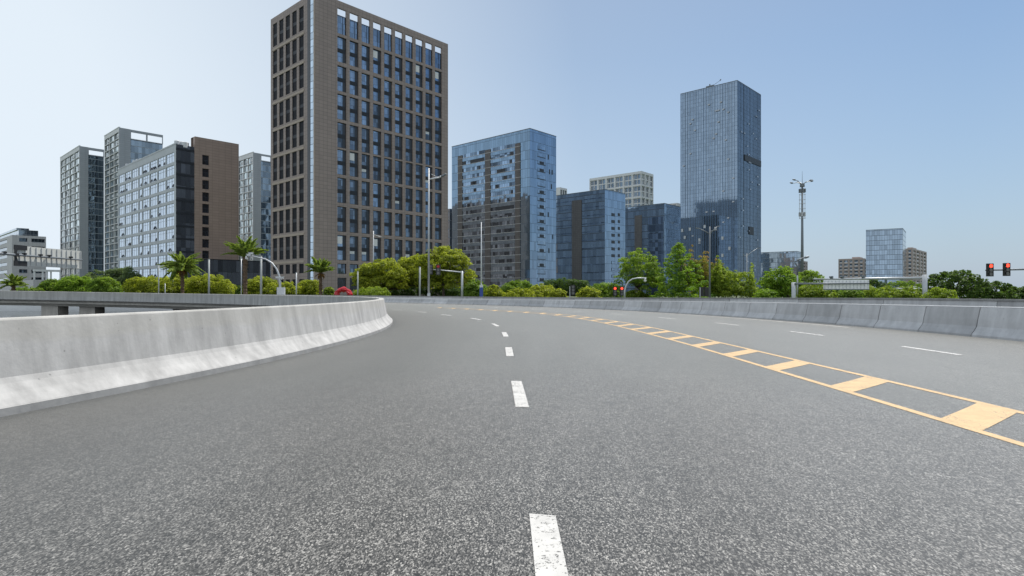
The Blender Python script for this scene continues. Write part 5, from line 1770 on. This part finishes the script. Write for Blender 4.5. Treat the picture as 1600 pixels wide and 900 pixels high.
# ------------------------------------------------------------------ light, sky, camera
SUN_AZ, SUN_EL = 38.0, 60.0        # degrees right of straight ahead, and above the horizon
w = bpy.data.worlds.new('World')
scene.world = w
w.use_nodes = True
nt = w.node_tree
nt.nodes.clear()
out = nt.nodes.new('ShaderNodeOutputWorld')
bg = nt.nodes.new('ShaderNodeBackground')
sky = nt.nodes.new('ShaderNodeTexSky')
sky.sky_type = 'NISHITA'
sky.sun_disc = False
sky.sun_elevation = math.radians(SUN_EL)
sky.sun_rotation = math.radians(SUN_AZ)
sky.air_density = 1.0
sky.dust_density = 0.6
sky.ozone_density = 2.0
# thin bright haze in the air of the left half of the sky and along the horizon
tc = nt.nodes.new('ShaderNodeTexCoord')
nr = N(nt, 'ShaderNodeVectorMath', operation='NORMALIZE'); L(nt, tc.outputs['Generated'], nr.inputs[0])
dt = N(nt, 'ShaderNodeVectorMath', operation='DOT_PRODUCT'); L(nt, nr.outputs[0], dt.inputs[0]); dt.inputs[1].default_value = Vector((-0.86, 0.50, 0.05)).normalized()
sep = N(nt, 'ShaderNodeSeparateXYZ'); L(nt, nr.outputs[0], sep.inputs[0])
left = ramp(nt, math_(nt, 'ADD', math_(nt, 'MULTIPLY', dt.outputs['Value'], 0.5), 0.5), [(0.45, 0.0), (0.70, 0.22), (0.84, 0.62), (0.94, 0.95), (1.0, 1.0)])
back = ramp(nt, math_(nt, 'MULTIPLY', sep.outputs[1], -1.0), [(0.0, 0.0), (0.15, 0.45), (0.5, 0.95), (1.0, 1.0)])  # sky behind the camera brightened, added as fill light
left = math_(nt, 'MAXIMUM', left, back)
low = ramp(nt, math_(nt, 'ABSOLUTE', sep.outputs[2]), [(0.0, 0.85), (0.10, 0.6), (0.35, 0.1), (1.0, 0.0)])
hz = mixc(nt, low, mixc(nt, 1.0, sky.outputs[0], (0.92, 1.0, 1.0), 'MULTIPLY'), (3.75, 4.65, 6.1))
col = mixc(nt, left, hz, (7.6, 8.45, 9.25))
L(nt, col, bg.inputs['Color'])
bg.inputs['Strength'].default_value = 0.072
L(nt, bg.outputs[0], out.inputs[0])

sl = bpy.data.lights.new('sun', 'SUN')
sl.energy = 3.6
sl.angle = math.radians(0.5)
sl.color = (1.0, 0.955, 0.89)
so = bpy.data.objects.new('sun', sl)
COL.objects.link(so)
az, el = math.radians(SUN_AZ), math.radians(SUN_EL)
to_sun = Vector((math.sin(az) * math.cos(el), math.cos(az) * math.cos(el), math.sin(el)))
so.rotation_euler = to_sun.to_track_quat('Z', 'Y').to_euler()
so.location = to_sun * 200

cam = bpy.data.cameras.new('camera')
cam.sensor_width = 36.0
cam.lens = F_PX / 1600 * 36.0
cam.shift_y = (HOR - 450) / 1600
cam.clip_start = 0.05
cam.clip_end = 20000
co = bpy.data.objects.new('camera', cam)
COL.objects.link(co)
co.location = (0, 0, CAM_H)
co.rotation_euler = (math.radians(90), 0, 0)
scene.camera = co
vs = scene.view_settings
vs.view_transform = 'Standard'
vs.look = 'None'
vs.exposure = 0.55
vs.gamma = 1.0
vs.use_curve_mapping = False
